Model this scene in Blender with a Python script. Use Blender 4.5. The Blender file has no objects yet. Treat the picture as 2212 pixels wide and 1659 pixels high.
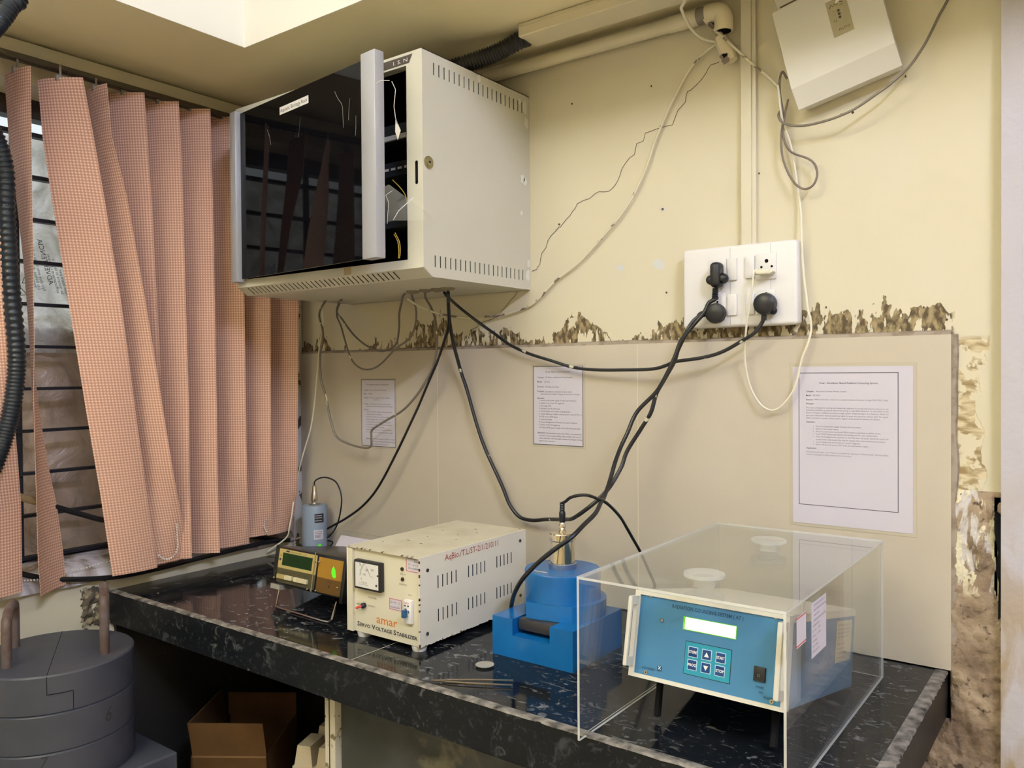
import bpy, bmesh, math, random
from mathutils import Vector, Matrix, noise
R_ = math.radians
random.seed(7)
scene = bpy.context.scene
COL = scene.collection

# ------------------------------------------------------------ camera
cam = bpy.data.cameras.new('camera')
co = bpy.data.objects.new('camera', cam); COL.objects.link(co); scene.camera = co
yaw, pit, rol = R_(36.6346), R_(-0.7796), R_(-0.4170)
F = Vector((-math.sin(yaw)*math.cos(pit), math.cos(yaw)*math.cos(pit), math.sin(pit)))
rt = Vector((math.cos(yaw), math.sin(yaw), 0)); up = rt.cross(F)
RR = math.cos(rol)*rt + math.sin(rol)*up; UU = -math.sin(rol)*rt + math.cos(rol)*up
mw = Matrix((RR, UU, -F)).transposed().to_4x4(); mw.translation = Vector((1.96385, -1.57819, 1.34114))
co.matrix_world = mw
cam.sensor_width = 36.0; cam.lens = 1754.188/2212*36.0; cam.clip_start = 0.02; cam.clip_end = 60

# ------------------------------------------------------------ light, world, exposure
scene.view_settings.view_transform = 'Standard'
scene.view_settings.look = 'None'
scene.view_settings.gamma = 1.0
scene.view_settings.use_curve_mapping = False
scene.view_settings.exposure = -0.07

def area(name, loc, target, sx, sy, power, col):
    l = bpy.data.lights.new(name, 'AREA'); l.shape = 'RECTANGLE'; l.size = sx; l.size_y = sy
    l.energy = power; l.color = col
    o = bpy.data.objects.new(name, l); COL.objects.link(o); o.location = loc
    z = (Vector(loc)-Vector(target)).normalized(); x = Vector((0, 1, 0)).cross(z).normalized(); y = z.cross(x)
    m = Matrix((x, y, z)).transposed().to_4x4(); m.translation = Vector(loc); o.matrix_world = m
    return o
area('tube_lamp_light', (3.3, -1.75, 2.88), (1.0, -0.1, 1.2), 0.10, 0.9, 48, (0.90, 1.0, 1.42))
area('tube_lamp_upward_fill', (3.3, -1.75, 2.70), (3.3, -1.75, 2.96), 0.15, 1.2, 14, (0.99, 1.0, 0.95))  # added upward share of the tube lamp, fills shade off the ceiling
area('rear_fill_light', (2.0, -3.4, 2.88), (1.2, -2.2, 0.9), 1.2, 0.10, 5, (0.97, 1.0, 1.0))  # added fill from the rear, no known lamp there
area('rear_upward_fill', (0.9, -2.4, 2.60), (0.9, -2.4, 2.96), 1.2, 0.15, 110, (1.0, 1.0, 0.86))  # added fill aimed at the ceiling for soft bounce, no known lamp
sun = bpy.data.lights.new('daylight_sun', 'SUN'); sun.energy = 1.5; sun.angle = 0.3; sun.color = (1, 0.98, 0.95)
so = bpy.data.objects.new('daylight_sun', sun); COL.objects.link(so); so.location = (-3, -1, 4); so.rotation_euler = (R_(12), R_(-62), 0)
world = bpy.data.worlds.new('world'); scene.world = world; world.use_nodes = True
wn = world.node_tree.nodes; wl = world.node_tree.links
wn['Background'].inputs[0].default_value = (0.80, 0.88, 0.92, 1); wn['Background'].inputs[1].default_value = 1.1

# ------------------------------------------------------------ materials
MATS = {}
def newmat(name):
    m = bpy.data.materials.new(name); m.use_nodes = True
    return m, m.node_tree.nodes, m.node_tree.links, m.node_tree.nodes['Principled BSDF']
def c4(c): return (c[0], c[1], c[2], 1)
def mat(name, col, rough=0.5, metal=0.0, spec=0.5, var=None, bump=None, trans=0, ior=1.45, coat=0, emit=None, dirt=None):
    """var=(scale, colour2, lo, hi) noise mottling; bump=(scale, strength); dirt=(scale, colour, lo, hi)"""
    if name in MATS: return MATS[name]
    m, n, l, b = newmat(name)
    b.inputs['Base Color'].default_value = c4(col); b.inputs['Roughness'].default_value = rough
    b.inputs['Metallic'].default_value = metal; b.inputs['Specular IOR Level'].default_value = spec
    b.inputs['Transmission Weight'].default_value = trans; b.inputs['IOR'].default_value = ior
    b.inputs['Coat Weight'].default_value = coat
    if emit:
        b.inputs['Emission Color'].default_value = c4(emit[0]); b.inputs['Emission Strength'].default_value = emit[1]
    tc = n.new('ShaderNodeNewGeometry')
    last = None
    for spec_ in (var, dirt):
        if not spec_: continue
        sc, c2, lo, hi = spec_
        no = n.new('ShaderNodeTexNoise'); no.inputs['Scale'].default_value = sc; no.inputs['Detail'].default_value = 6
        l.new(tc.outputs['Position'], no.inputs['Vector'])
        mr = n.new('ShaderNodeMapRange'); mr.inputs[1].default_value = lo; mr.inputs[2].default_value = hi
        l.new(no.outputs['Fac'], mr.inputs[0])
        mx = n.new('ShaderNodeMix'); mx.data_type = 'RGBA'
        l.new(mr.outputs[0], mx.inputs[0])
        if last: l.new(last, mx.inputs[6])
        else: mx.inputs[6].default_value = c4(col)
        mx.inputs[7].default_value = c4(c2); last = mx.outputs[2]
    if last: l.new(last, b.inputs['Base Color'])
    if bump:
        no = n.new('ShaderNodeTexNoise'); no.inputs['Scale'].default_value = bump[0]; no.inputs['Detail'].default_value = 5
        l.new(tc.outputs['Position'], no.inputs['Vector'])
        bp = n.new('ShaderNodeBump'); bp.inputs['Strength'].default_value = bump[1]; bp.inputs['Distance'].default_value = 0.002
        l.new(no.outputs['Fac'], bp.inputs['Height']); l.new(bp.outputs[0], b.inputs['Normal'])
    MATS[name] = m
    return m

class NT:
    """small helper for node maths"""
    def __init__(s, n, l): s.n, s.l = n, l
    def val(s, x, sock):
        if isinstance(x, (int, float)): sock.default_value = x
        else: s.l.new(x, sock)
    def m(s, op, a, b=0.0, clamp=False):
        k = s.n.new('ShaderNodeMath'); k.operation = op; k.use_clamp = clamp
        s.val(a, k.inputs[0]); s.val(b, k.inputs[1]); return k.outputs[0]
    def ramp(s, x, lo, hi):
        k = s.n.new('ShaderNodeMapRange'); k.inputs[1].default_value = lo; k.inputs[2].default_value = hi
        s.val(x, k.inputs[0]); return k.outputs[0]
    def noise(s, vec, scale, detail=5, sx=1, sy=1, sz=1, dist=0.0, off=0.0):
        mp = s.n.new('ShaderNodeMapping'); mp.inputs['Scale'].default_value = (sx, sy, sz); mp.inputs['Location'].default_value = (off, off, off)
        s.l.new(vec, mp.inputs[0])
        k = s.n.new('ShaderNodeTexNoise'); k.inputs['Scale'].default_value = scale; k.inputs['Detail'].default_value = detail
        k.inputs['Distortion'].default_value = dist
        s.l.new(mp.outputs[0], k.inputs['Vector']); return k.outputs['Fac']
    def mix(s, f, a, b):
        k = s.n.new('ShaderNodeMix'); k.data_type = 'RGBA'; s.val(f, k.inputs[0])
        for x, i in ((a, 6), (b, 7)):
            if isinstance(x, tuple): k.inputs[i].default_value = c4(x)
            else: s.l.new(x, k.inputs[i])
        return k.outputs[2]

PAINT = (0.66, 0.60, 0.45)
def wall_material():
    m, n, l, b = newmat('cream_wall_paint'); t = NT(n, l)
    g = n.new('ShaderNodeNewGeometry'); P = g.outputs['Position']
    sx = n.new('ShaderNodeSeparateXYZ'); l.new(P, sx.inputs[0]); X, Z = sx.outputs[0], sx.outputs[2]
    paint = t.mix(t.ramp(t.noise(P, 3.0, 4), 0.35, 0.75), PAINT, (0.65, 0.58, 0.40))
    bare = t.mix(t.ramp(t.noise(P, 110, 6, sx=1.0, sz=0.5), 0.42, 0.62), (0.085, 0.06, 0.03), (0.34, 0.26, 0.14))
    # torn strip above the board
    h = t.m('SUBTRACT', Z, 1.400)
    hn = t.m('SUBTRACT', t.m('ADD', t.noise(P, 6, 2, sz=0.2), t.m('MULTIPLY', t.m('SUBTRACT', t.noise(P, 60, 6, sz=0.5), 0.5), 0.30)), 0.335)
    band = t.ramp(t.m('SUBTRACT', t.m('MULTIPLY', hn, 0.27), h), -0.001, 0.001)
    chips = t.ramp(t.noise(P, 75, 7, sx=1.0, sz=0.40, off=3.1), 0.44, 0.455)
    low = t.ramp(h, 0.012, 0.006)
    keep = t.m('MAXIMUM', chips, low)
    mask1 = t.m('MULTIPLY', t.m('MULTIPLY', band, keep), t.ramp(h, -0.002, 0.0))
    mask1 = t.m('MULTIPLY', mask1, t.ramp(X, 1.742, 1.736))
    # torn strip right of the board
    xr = t.m('SUBTRACT', X, 1.737)
    wn_ = t.m('SUBTRACT', t.noise(P, 9, 8, sz=0.9, dist=0.3, off=7), 0.16)
    stripe = t.ramp(t.m('SUBTRACT', t.m('MULTIPLY', wn_, 0.135), xr), -0.001, 0.001)
    mask2 = t.m('MULTIPLY', t.m('MULTIPLY', stripe, t.ramp(xr, -0.001, 0.0)), t.ramp(Z, 1.40, 1.392))
    tan = t.mix(t.ramp(t.noise(P, 70, 5, sx=0.5, sz=1.3, dist=0.5), 0.38, 0.62), (0.30, 0.21, 0.10), (0.66, 0.56, 0.36))
    tan = t.mix(t.ramp(t.noise(P, 35, 7, sx=1.0, sz=1.0, off=12), 0.50, 0.53), tan, paint)
    c = t.mix(mask1, paint, bare); c = t.mix(mask2, c, tan)
    l.new(c, b.inputs['Base Color']); b.inputs['Roughness'].default_value = 0.62; b.inputs['Specular IOR Level'].default_value = 0.3
    ht = t.m('SUBTRACT', t.m('MULTIPLY', t.noise(P, 22, 3), 0.25), t.m('MULTIPLY', t.m('MAXIMUM', mask1, mask2), 0.6))
    bp = n.new('ShaderNodeBump'); bp.inputs['Strength'].default_value = 0.6; bp.inputs['Distance'].default_value = 0.002
    l.new(ht, bp.inputs['Height']); l.new(bp.outputs[0], b.inputs['Normal'])
    return m
def granite_material(name, rough, fleck, wear=0.0, spec=0.5):
    m, n, l, b = newmat(name); t = NT(n, l)
    g = n.new('ShaderNodeNewGeometry'); P = g.outputs['Position']
    f1 = t.ramp(t.noise(P, 42, 6, sx=1, sy=1.6, sz=1, dist=1.2), 0.56, 0.70)
    f2 = t.ramp(t.noise(P, 130, 4), 0.60, 0.72)
    big = t.ramp(t.noise(P, 7, 3, off=5), 0.38, 0.62)
    f = t.m('MULTIPLY', t.m('MAXIMUM', f1, t.m('MULTIPLY', f2, 0.5)), t.m('ADD', t.m('MULTIPLY', big, 0.8), 0.2))
    c = t.mix(f, (0.006, 0.007, 0.009), fleck)
    if wear:
        c = t.mix(t.m('MULTIPLY', t.ramp(t.noise(P, 55, 6, off=2), 0.30, 0.70), wear), c, (0.30, 0.27, 0.245))
    l.new(c, b.inputs['Base Color']); b.inputs['Roughness'].default_value = rough
    b.inputs['Specular IOR Level'].default_value = spec
    return m
def weave_material():
    m, n, l, b = newmat('woven_blind_fabric'); t = NT(n, l)
    uv = n.new('ShaderNodeUVMap'); s = n.new('ShaderNodeSeparateXYZ'); l.new(uv.outputs[0], s.inputs[0])
    k = 2*math.pi/0.0066
    a = t.m('MULTIPLY', t.m('ADD', t.m('SINE', t.m('MULTIPLY', s.outputs[0], k)), 1.0), 0.5)
    c = t.m('MULTIPLY', t.m('ADD', t.m('SINE', t.m('MULTIPLY', s.outputs[1], k)), 1.0), 0.5)
    thr = t.m('ADD', t.m('MULTIPLY', a, 0.5), t.m('MULTIPLY', c, 0.5))
    dots = t.m('POWER', thr, 2.4)
    g = n.new('ShaderNodeNewGeometry')
    fade = t.noise(g.outputs['Position'], 4, 3)
    base = t.mix(fade, (0.45, 0.225, 0.165), (0.54, 0.295, 0.205))
    col = t.mix(dots, base, (0.90, 0.66, 0.50))
    l.new(col, b.inputs['Base Color']); b.inputs['Roughness'].default_value = 0.85; b.inputs['Specular IOR Level'].default_value = 0.15
    bp = n.new('ShaderNodeBump'); bp.inputs['Strength'].default_value = 0.5; bp.inputs['Distance'].default_value = 0.001
    l.new(thr, bp.inputs['Height']); l.new(bp.outputs[0], b.inputs['Normal'])
    return m
def acrylic_material(name, tint=(0.985, 0.99, 0.98), haze=0.035):
    m, n, l, b = newmat(name); n.remove(b)
    out = [x for x in n if x.type == 'OUTPUT_MATERIAL'][0]
    tr = n.new('ShaderNodeBsdfTransparent'); tr.inputs[0].default_value = c4(tint)
    gl = n.new('ShaderNodeBsdfGlossy'); gl.inputs['Roughness'].default_value = 0.02
    df = n.new('ShaderNodeBsdfDiffuse'); df.inputs[0].default_value = (0.8, 0.8, 0.76, 1)
    t = NT(n, l); g = n.new('ShaderNodeNewGeometry'); dp = n.new('ShaderNodeVectorMath'); dp.operation = 'DOT_PRODUCT'
    l.new(g.outputs['Normal'], dp.inputs[0]); l.new(g.outputs['Incoming'], dp.inputs[1])
    fres = t.m('ADD', t.m('MULTIPLY', t.m('POWER', t.m('SUBTRACT', 1.0, t.m('ABSOLUTE', dp.outputs['Value'])), 5.0), 0.92), 0.045)
    m1 = n.new('ShaderNodeMixShader'); m1.inputs[0].default_value = haze
    l.new(tr.outputs[0], m1.inputs[1]); l.new(df.outputs[0], m1.inputs[2])
    m2 = n.new('ShaderNodeMixShader'); l.new(fres, m2.inputs[0])
    l.new(m1.outputs[0], m2.inputs[1]); l.new(gl.outputs[0], m2.inputs[2])
    l.new(m2.outputs[0], out.inputs[0])
    return m
def sheet_material(name, c1, c2, rough=0.3, tr=0.5, scale=14, strength=0.8, opaque=1.0):
    m, n, l, b = newmat(name); t = NT(n, l)
    out = [x for x in n if x.type == 'OUTPUT_MATERIAL'][0]
    g = n.new('ShaderNodeNewGeometry'); P = g.outputs['Position']
    col = t.mix(t.ramp(t.noise(P, scale*0.6, 5, dist=1.5), 0.35, 0.65), c1, c2)
    l.new(col, b.inputs['Base Color']); b.inputs['Roughness'].default_value = rough
    bp = n.new('ShaderNodeBump'); bp.inputs['Strength'].default_value = strength; bp.inputs['Distance'].default_value = 0.02
    l.new(t.noise(P, scale, 6, dist=2.0), bp.inputs['Height']); l.new(bp.outputs[0], b.inputs['Normal'])
    ts = n.new('ShaderNodeBsdfTranslucent'); l.new(col, ts.inputs[0]); l.new(bp.outputs[0], ts.inputs['Normal'])
    mx = n.new('ShaderNodeMixShader'); mx.inputs[0].default_value = tr
    l.new(b.outputs[0], mx.inputs[1]); l.new(ts.outputs[0], mx.inputs[2])
    l.new(mx.outputs[0], out.inputs[0])
    return m
def plaster_material():
    m, n, l, b = newmat('rough_mud_plaster'); t = NT(n, l)
    g = n.new('ShaderNodeNewGeometry'); P = g.outputs['Position']
    c = t.mix(t.ramp(t.noise(P, 16, 6, off=1), 0.35, 0.65), (0.185, 0.125, 0.078), (0.40, 0.30, 0.20))
    c = t.mix(t.ramp(t.noise(P, 75, 5), 0.60, 0.70), c, (0.10, 0.065, 0.04))
    sx = n.new('ShaderNodeSeparateXYZ'); l.new(P, sx.inputs[0])
    gate = t.m('MULTIPLY', t.ramp(sx.outputs[2], 0.96, 0.99), t.ramp(t.noise(P, 26, 5, sz=0.35, off=9, dist=0.8), 0.50, 0.535))
    c = t.mix(gate, c, (0.60, 0.55, 0.50))
    gate2 = t.m('MULTIPLY', t.ramp(sx.outputs[2], 0.95, 0.98), t.ramp(t.noise(P, 34, 5, sz=0.5, off=4, dist=0.8), 0.55, 0.57))
    c = t.mix(gate2, c, (0.75, 0.68, 0.47))
    l.new(c, b.inputs['Base Color']); b.inputs['Roughness'].default_value = 0.9
    bp = n.new('ShaderNodeBump'); bp.inputs['Strength'].default_value = 1.0; bp.inputs['Distance'].default_value = 0.006
    l.new(t.noise(P, 60, 8), bp.inputs['Height']); l.new(bp.outputs[0], b.inputs['Normal'])
    return m
def stained_material(name, base, stain, hi):
    """whitewash with streaky damp stains that grow stronger low down the wall"""
    m, n, l, b = newmat(name); t = NT(n, l)
    g = n.new('ShaderNodeNewGeometry'); P = g.outputs['Position']
    sx = n.new('ShaderNodeSeparateXYZ'); l.new(P, sx.inputs[0])
    zz = t.ramp(sx.outputs[2], hi, hi-0.35)
    st = t.m('MULTIPLY', t.ramp(t.noise(P, 13, 6, sz=0.4, dist=1.0), 0.44, 0.60), zz)
    c = t.mix(t.m('MULTIPLY', t.ramp(t.noise(P, 20, 5, sz=0.4, off=3), 0.5, 0.7), 0.35), base, (0.50, 0.47, 0.43))
    c = t.mix(st, c, stain)
    l.new(c, b.inputs['Base Color']); b.inputs['Roughness'].default_value = 0.75
    bp = n.new('ShaderNodeBump'); bp.inputs['Strength'].default_value = 0.7; bp.inputs['Distance'].default_value = 0.004
    l.new(t.noise(P, 30, 6), bp.inputs['Height']); l.new(bp.outputs[0], b.inputs['Normal'])
    return m
def chip_cable_material(name, col, chip, thr):
    m, n, l, b = newmat(name); t = NT(n, l)
    g = n.new('ShaderNodeNewGeometry')
    f = t.ramp(t.noise(g.outputs['Position'], 30, 4), thr, thr+0.03)
    l.new(t.mix(f, col, chip), b.inputs['Base Color']); b.inputs['Roughness'].default_value = 0.42
    return m

WALL = wall_material()
GRANITE = granite_material('polished_black_granite', 0.09, (0.15, 0.15, 0.16), spec=0.24)
GRANITE_ROUGH = granite_material('matt_black_granite', 0.38, (0.085, 0.09, 0.10), spec=0.16)
GRANITE_EDGE = granite_material('worn_granite_edge', 0.6, (0.25, 0.23, 0.21), 0.95, spec=0.3)
WEAVE = weave_material()
ACRYL = acrylic_material('clear_acrylic')
ACRYL_EDGE = acrylic_material('sawn_acrylic_edge', (0.92, 0.92, 0.88), 0.62)
FOIL = acrylic_material('thin_clear_film', (0.98, 0.98, 0.97), 0.16)
PLASTER = plaster_material()
LILAC = stained_material('stained_whitewash', (0.50, 0.47, 0.50), (0.36, 0.27, 0.17), 1.20)
CREAM = mat('cream_paint_plain', PAINT, 0.6, spec=0.3, var=(3, (0.77, 0.67, 0.44), 0.4, 0.7), bump=(14, 0.15))
CEILM = mat('ceiling_paint', (0.86, 0.76, 0.50), 0.7, spec=0.2, var=(4, (0.82, 0.72, 0.46), 0.4, 0.75), bump=(20, 0.1))
CEILW = mat('recess_paint', (0.86, 0.83, 0.74), 0.7, spec=0.2)
BOARD = mat('greige_board', (0.545, 0.48, 0.385), 0.45, spec=0.3, var=(5, (0.51, 0.445, 0.35), 0.35, 0.7))
MORTAR = mat('grey_mortar', (0.33, 0.27, 0.21), 0.85, var=(40, (0.22, 0.17, 0.12), 0.45, 0.6), bump=(90, 0.8))
RACK = mat('rack_enamel', (0.62, 0.59, 0.49), 0.42, var=(3, (0.58, 0.55, 0.45), 0.4, 0.7))
SILVER = mat('silver_enamel', (0.42, 0.42, 0.45), 0.40, metal=0.25)
SMOKED = mat('smoked_glass', (0.003, 0.003, 0.004), 0.03, spec=0.20)
BLACK = mat('black_plastic', (0.012, 0.012, 0.014), 0.42)
BLACKM = mat('matt_black', (0.006, 0.006, 0.007), 0.8, spec=0.15)
CORD = mat('black_rubber_cord', (0.010, 0.010, 0.012), 0.38)
CORDCHIP = chip_cable_material('black_cord_paint_flecks', (0.010, 0.010, 0.012), (0.6, 0.55, 0.42), 0.655)
GREYCHIP = chip_cable_material('grey_cord_paint_flecks', (0.17, 0.145, 0.115), (0.72, 0.66, 0.50), 0.63)
PAINTCHIP = chip_cable_material('painted_over_cord', (0.70, 0.64, 0.47), (0.20, 0.15, 0.11), 0.60)
CREAMCORD = mat('cream_cord', (0.76, 0.71, 0.56), 0.45)
WHITEP = mat('white_plastic', (0.80, 0.77, 0.74), 0.32)
WHITEP2 = mat('white_module_plastic', (0.75, 0.72, 0.69), 0.35)
PAPER = mat('white_paper', (0.60, 0.56, 0.62), 0.7)
INK = mat('black_ink', (0.025, 0.022, 0.025), 0.7)
INK2 = mat('grey_ink', (0.17, 0.16, 0.17), 0.7)
INKH = mat('bold_grey_ink', (0.075, 0.07, 0.08), 0.7)
LAMIN = mat('yellowed_laminate', (0.50, 0.445, 0.34), 0.25)
CHROME = mat('polished_chrome', (0.78, 0.72, 0.62), 0.10, metal=1)
STEEL = mat('brushed_steel', (0.60, 0.57, 0.50), 0.25, metal=1)
BLUE = mat('blue_enamel', (0.004, 0.105, 0.33), 0.25, var=(12, (0.006, 0.125, 0.37), 0.4, 0.7))
BLUEP = mat('blue_panel', (0.046, 0.174, 0.33), 0.42)
TEAL = mat('teal_keypad', (0.018, 0.25, 0.36), 0.3)
NAVY = mat('navy_key', (0.008, 0.045, 0.17), 0.3)
KEYW = mat('key_outline', (0.55, 0.72, 0.85), 0.4)
LCD = mat('lit_display', (0.9, 0.95, 0.9), 0.3, emit=((0.93, 1.0, 0.93), 1.5))
LCDG = mat('green_display_rim', (0.10, 0.35, 0.02), 0.3, emit=((0.25, 0.75, 0.03), 0.35))
STABF = mat('cream_enamel', (0.69, 0.64, 0.49), 0.45, var=(6, (0.65, 0.60, 0.45), 0.4, 0.7))
STABS = mat('off_white_enamel', (0.82, 0.77, 0.64), 0.5, var=(9, (0.78, 0.73, 0.60), 0.4, 0.7), bump=(120, 0.2))
STABT = mat('dusty_enamel_top', (0.60, 0.55, 0.42), 0.6, var=(14, (0.50, 0.44, 0.31), 0.45, 0.75))
RUST = mat('rust', (0.09, 0.045, 0.02), 0.8)
ORANGE = mat('orange_print', (0.60, 0.19, 0.045), 0.5)
REDPEN = mat('red_marker', (0.38, 0.035, 0.02), 0.6)
REDL = mat('red_border', (0.55, 0.07, 0.06), 0.6)
NEON = mat('neon_green_sticker', (0.12, 0.85, 0.03), 0.5, emit=((0.12, 0.85, 0.03), 0.12))
DRUM = mat('grey_machine_paint', (0.056, 0.058, 0.076), 0.40, spec=0.4, var=(7, (0.036, 0.042, 0.058), 0.35, 0.7), dirt=(55, (0.30, 0.29, 0.28), 0.735, 0.76), bump=(50, 0.15))
RUSTY = mat('rusty_rod', (0.085, 0.052, 0.042), 0.6, var=(22, (0.13, 0.105, 0.105), 0.4, 0.65), bump=(120, 0.5))
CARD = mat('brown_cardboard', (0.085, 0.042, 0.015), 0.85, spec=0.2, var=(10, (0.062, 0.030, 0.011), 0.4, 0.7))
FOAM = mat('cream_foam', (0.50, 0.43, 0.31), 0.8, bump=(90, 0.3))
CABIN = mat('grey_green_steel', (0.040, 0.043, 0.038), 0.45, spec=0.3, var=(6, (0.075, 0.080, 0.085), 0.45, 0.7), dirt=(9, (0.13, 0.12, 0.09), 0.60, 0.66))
CABTRIM = mat('cream_trim_worn', (0.58, 0.54, 0.44), 0.6, dirt=(35, (0.17, 0.13, 0.07), 0.57, 0.60))
PROBE = mat('grey_blue_enamel', (0.235, 0.29, 0.37), 0.35)
GOLD = mat('gold_panel', (0.45, 0.35, 0.13), 0.45)
OLIVE = mat('olive_panel', (0.075, 0.065, 0.03), 0.45)
OCHRE = mat('ochre_panel', (0.33, 0.17, 0.018), 0.45)
OCHRED = mat('dark_ochre_panel', (0.11, 0.055, 0.010), 0.45)
DGREEN = mat('dark_green_display', (0.006, 0.030, 0.008), 0.15)
KEYCR = mat('cream_key', (0.66, 0.58, 0.36), 0.4)
GRILLE = mat('black_iron', (0.012, 0.014, 0.022), 0.45)
SILLM = stained_material('flaking_sill_paint', (0.62, 0.58, 0.62), (0.20, 0.14, 0.09), 1.25)
JAMB = mat('flaking_white_wood', (0.56, 0.54, 0.52), 0.6, dirt=(30, (0.09, 0.07, 0.05), 0.58, 0.61), bump=(60, 0.5))
SHEETW = sheet_material('white_plastic_sheet', (0.88, 0.88, 0.84), (0.50, 0.48, 0.42), 0.30, 0.38, 15, 1.0)
SHEETB = sheet_material('brown_plastic_sheet', (0.24, 0.17, 0.125), (0.38, 0.28, 0.21), 0.22, 0.12, 9, 0.9)
WIFI = mat('warm_white_casing', (0.70, 0.67, 0.60), 0.42)
TANL = mat('tan_label', (0.40, 0.35, 0.22), 0.5)
FLOORM = mat('speckled_stone_floor', (0.62, 0.53, 0.37), 0.5, var=(60, (0.45, 0.38, 0.26), 0.45, 0.6))
YELLOWW = mat('yellow_jacket', (0.65, 0.42, 0.06), 0.4)
BEAD = mat('white_bead', (0.75, 0.72, 0.68), 0.3)
DARKDOT = mat('dark_chip', (0.06, 0.04, 0.025), 0.8)
GREENM = mat('leaf_green', (0.10, 0.24, 0.07), 0.7, var=(8, (0.28, 0.45, 0.18), 0.4, 0.7))

# ------------------------------------------------------------ mesh building
def frame(o, yaw=0.0, pitch=0.0, roll=0.0):
    """local x right, y depth, z up; pitch raises the front edge; roll turns about the depth axis"""
    return Matrix.Translation(Vector(o)) @ Matrix.Rotation(R_(yaw), 4, 'Z') @ Matrix.Rotation(R_(-pitch), 4, 'X') @ Matrix.Rotation(R_(-roll), 4, 'Y')
FACE = Matrix(((1, 0, 0, 0), (0, 0, -1, 0), (0, 1, 0, 0), (0, 0, 0, 1)))      # drawing plane xy -> front facing (x, z)
SIDE = Matrix(((0, 0, 1, 0), (1, 0, 0, 0), (0, 1, 0, 0), (0, 0, 0, 1)))       # drawing plane xy -> right side facing (y, z)
WORLD = {}
def crom(pts, step=8):
    P = [Vector(p) for p in pts]
    if len(P) < 3: return P
    P = [P[0]*2-P[1]] + P + [P[-1]*2-P[-2]]
    out = []
    for i in range(1, len(P)-2):
        a, b, c, d = P[i-1:i+3]
        for k in range(step):
            t = k/step
            out.append(0.5*((2*b)+(c-a)*t+(2*a-5*b+4*c-d)*t*t+(3*b-a-3*c+d)*t**3))
    out.append(P[-2])
    return out
class MB:
    def __init__(s, T=None): s.v = []; s.f = []; s.mi = []; s.uv = {}; s.cur = 0; s.T = T or Matrix()
    def add(s, V, Fc, T=None):
        o = len(s.v); M = s.T @ T if T else s.T
        s.v += [M @ Vector(p) for p in V]
        for f in Fc: s.f.append([i+o for i in f]); s.mi.append(s.cur)
        return s
    def box(s, x0, x1, y0, y1, z0, z1, T=None):
        V = [(x, y, z) for z in (z0, z1) for y in (y0, y1) for x in (x0, x1)]
        return s.add(V, [(0, 2, 3, 1), (4, 5, 7, 6), (0, 1, 5, 4), (2, 6, 7, 3), (0, 4, 6, 2), (1, 3, 7, 5)], T)
    def rbox(s, x0, x1, y0, y1, z0, z1, r=0.003, seg=2, T=None):
        bm = bmesh.new(); bmesh.ops.create_cube(bm, size=1)
        for v in bm.verts: v.co = Vector((x0+(v.co.x+.5)*(x1-x0), y0+(v.co.y+.5)*(y1-y0), z0+(v.co.z+.5)*(z1-z0)))
        bmesh.ops.bevel(bm, geom=list(bm.edges), offset=r, segments=seg, profile=0.5, affect='EDGES')
        bm.verts.index_update(); V = [v.co.copy() for v in bm.verts]; Fc = [[v.index for v in f.verts] for f in bm.faces]; bm.free()
        return s.add(V, Fc, T)
    def prism(s, poly, a, b, axis='y', T=None):
        def mk(p, d):
            if axis == 'y': return (p[0], d, p[1])
            if axis == 'x': return (d, p[0], p[1])
            return (p[0], p[1], d)
        n = len(poly); V = [mk(p, a) for p in poly]+[mk(p, b) for p in poly]
        Fc = [list(range(n))[::-1], list(range(n, 2*n))]+[(i, (i+1) % n, n+(i+1) % n, n+i) for i in range(n)]
        return s.add(V, Fc, T)
    def lathe(s, prof, c=(0, 0, 0), n=40, T=None, cap=True):
        V = []; Fc = []
        for r, z in prof:
            for k in range(n):
                a = 2*math.pi*k/n; V.append((c[0]+r*math.cos(a), c[1]+r*math.sin(a), c[2]+z))
        for j in range(len(prof)-1):
            for k in range(n): Fc.append((j*n+k, j*n+(k+1) % n, (j+1)*n+(k+1) % n, (j+1)*n+k))
        if cap:
            Fc.append(list(range(n))[::-1]); Fc.append([(len(prof)-1)*n+k for k in range(n)])
        return s.add(V, Fc, T)
    def tube(s, pts, r, n=10, smooth=True, step=8, T=None, rf=None):
        P = crom(pts, step) if smooth else [Vector(p) for p in pts]
        V = []; Fc = []; up_ = None
        for i, p in enumerate(P):
            d = (P[min(i+1, len(P)-1)]-P[max(i-1, 0)])
            if d.length < 1e-9: d = Vector((0, 0, 1))
            d.normalize()
            if up_ is None:
                up_ = d.orthogonal().normalized()
            else:
                up_ = (up_-d*up_.dot(d))
                up_ = up_.normalized() if up_.length > 1e-6 else d.orthogonal().normalized()
            w = d.cross(up_); rr = rf(i, len(P)) if rf else r
            for k in range(n):
                a = 2*math.pi*k/n; V.append(p+(up_*math.cos(a)+w*math.sin(a))*rr)
        for i in range(len(P)-1):
            for k in range(n): Fc.append((i*n+k, i*n+(k+1) % n, (i+1)*n+(k+1) % n, (i+1)*n+k))
        Fc.append(list(range(n))[::-1]); Fc.append([(len(P)-1)*n+k for k in range(n)])
        return s.add(V, Fc, T)
    def strip(s, pts, w, n, T=None):
        """thin flat line of width w through pts, facing n"""
        P = [Vector(p) for p in pts]; N = Vector(n); V = []; Fc = []
        for i, p in enumerate(P):
            d = (P[min(i+1, len(P)-1)]-P[max(i-1, 0)]).normalized(); q = d.cross(N).normalized()*w/2
            V += [p-q, p+q]
        for i in range(len(P)-1): Fc.append((2*i, 2*i+1, 2*i+3, 2*i+2))
        return s.add(V, Fc, T)
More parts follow.
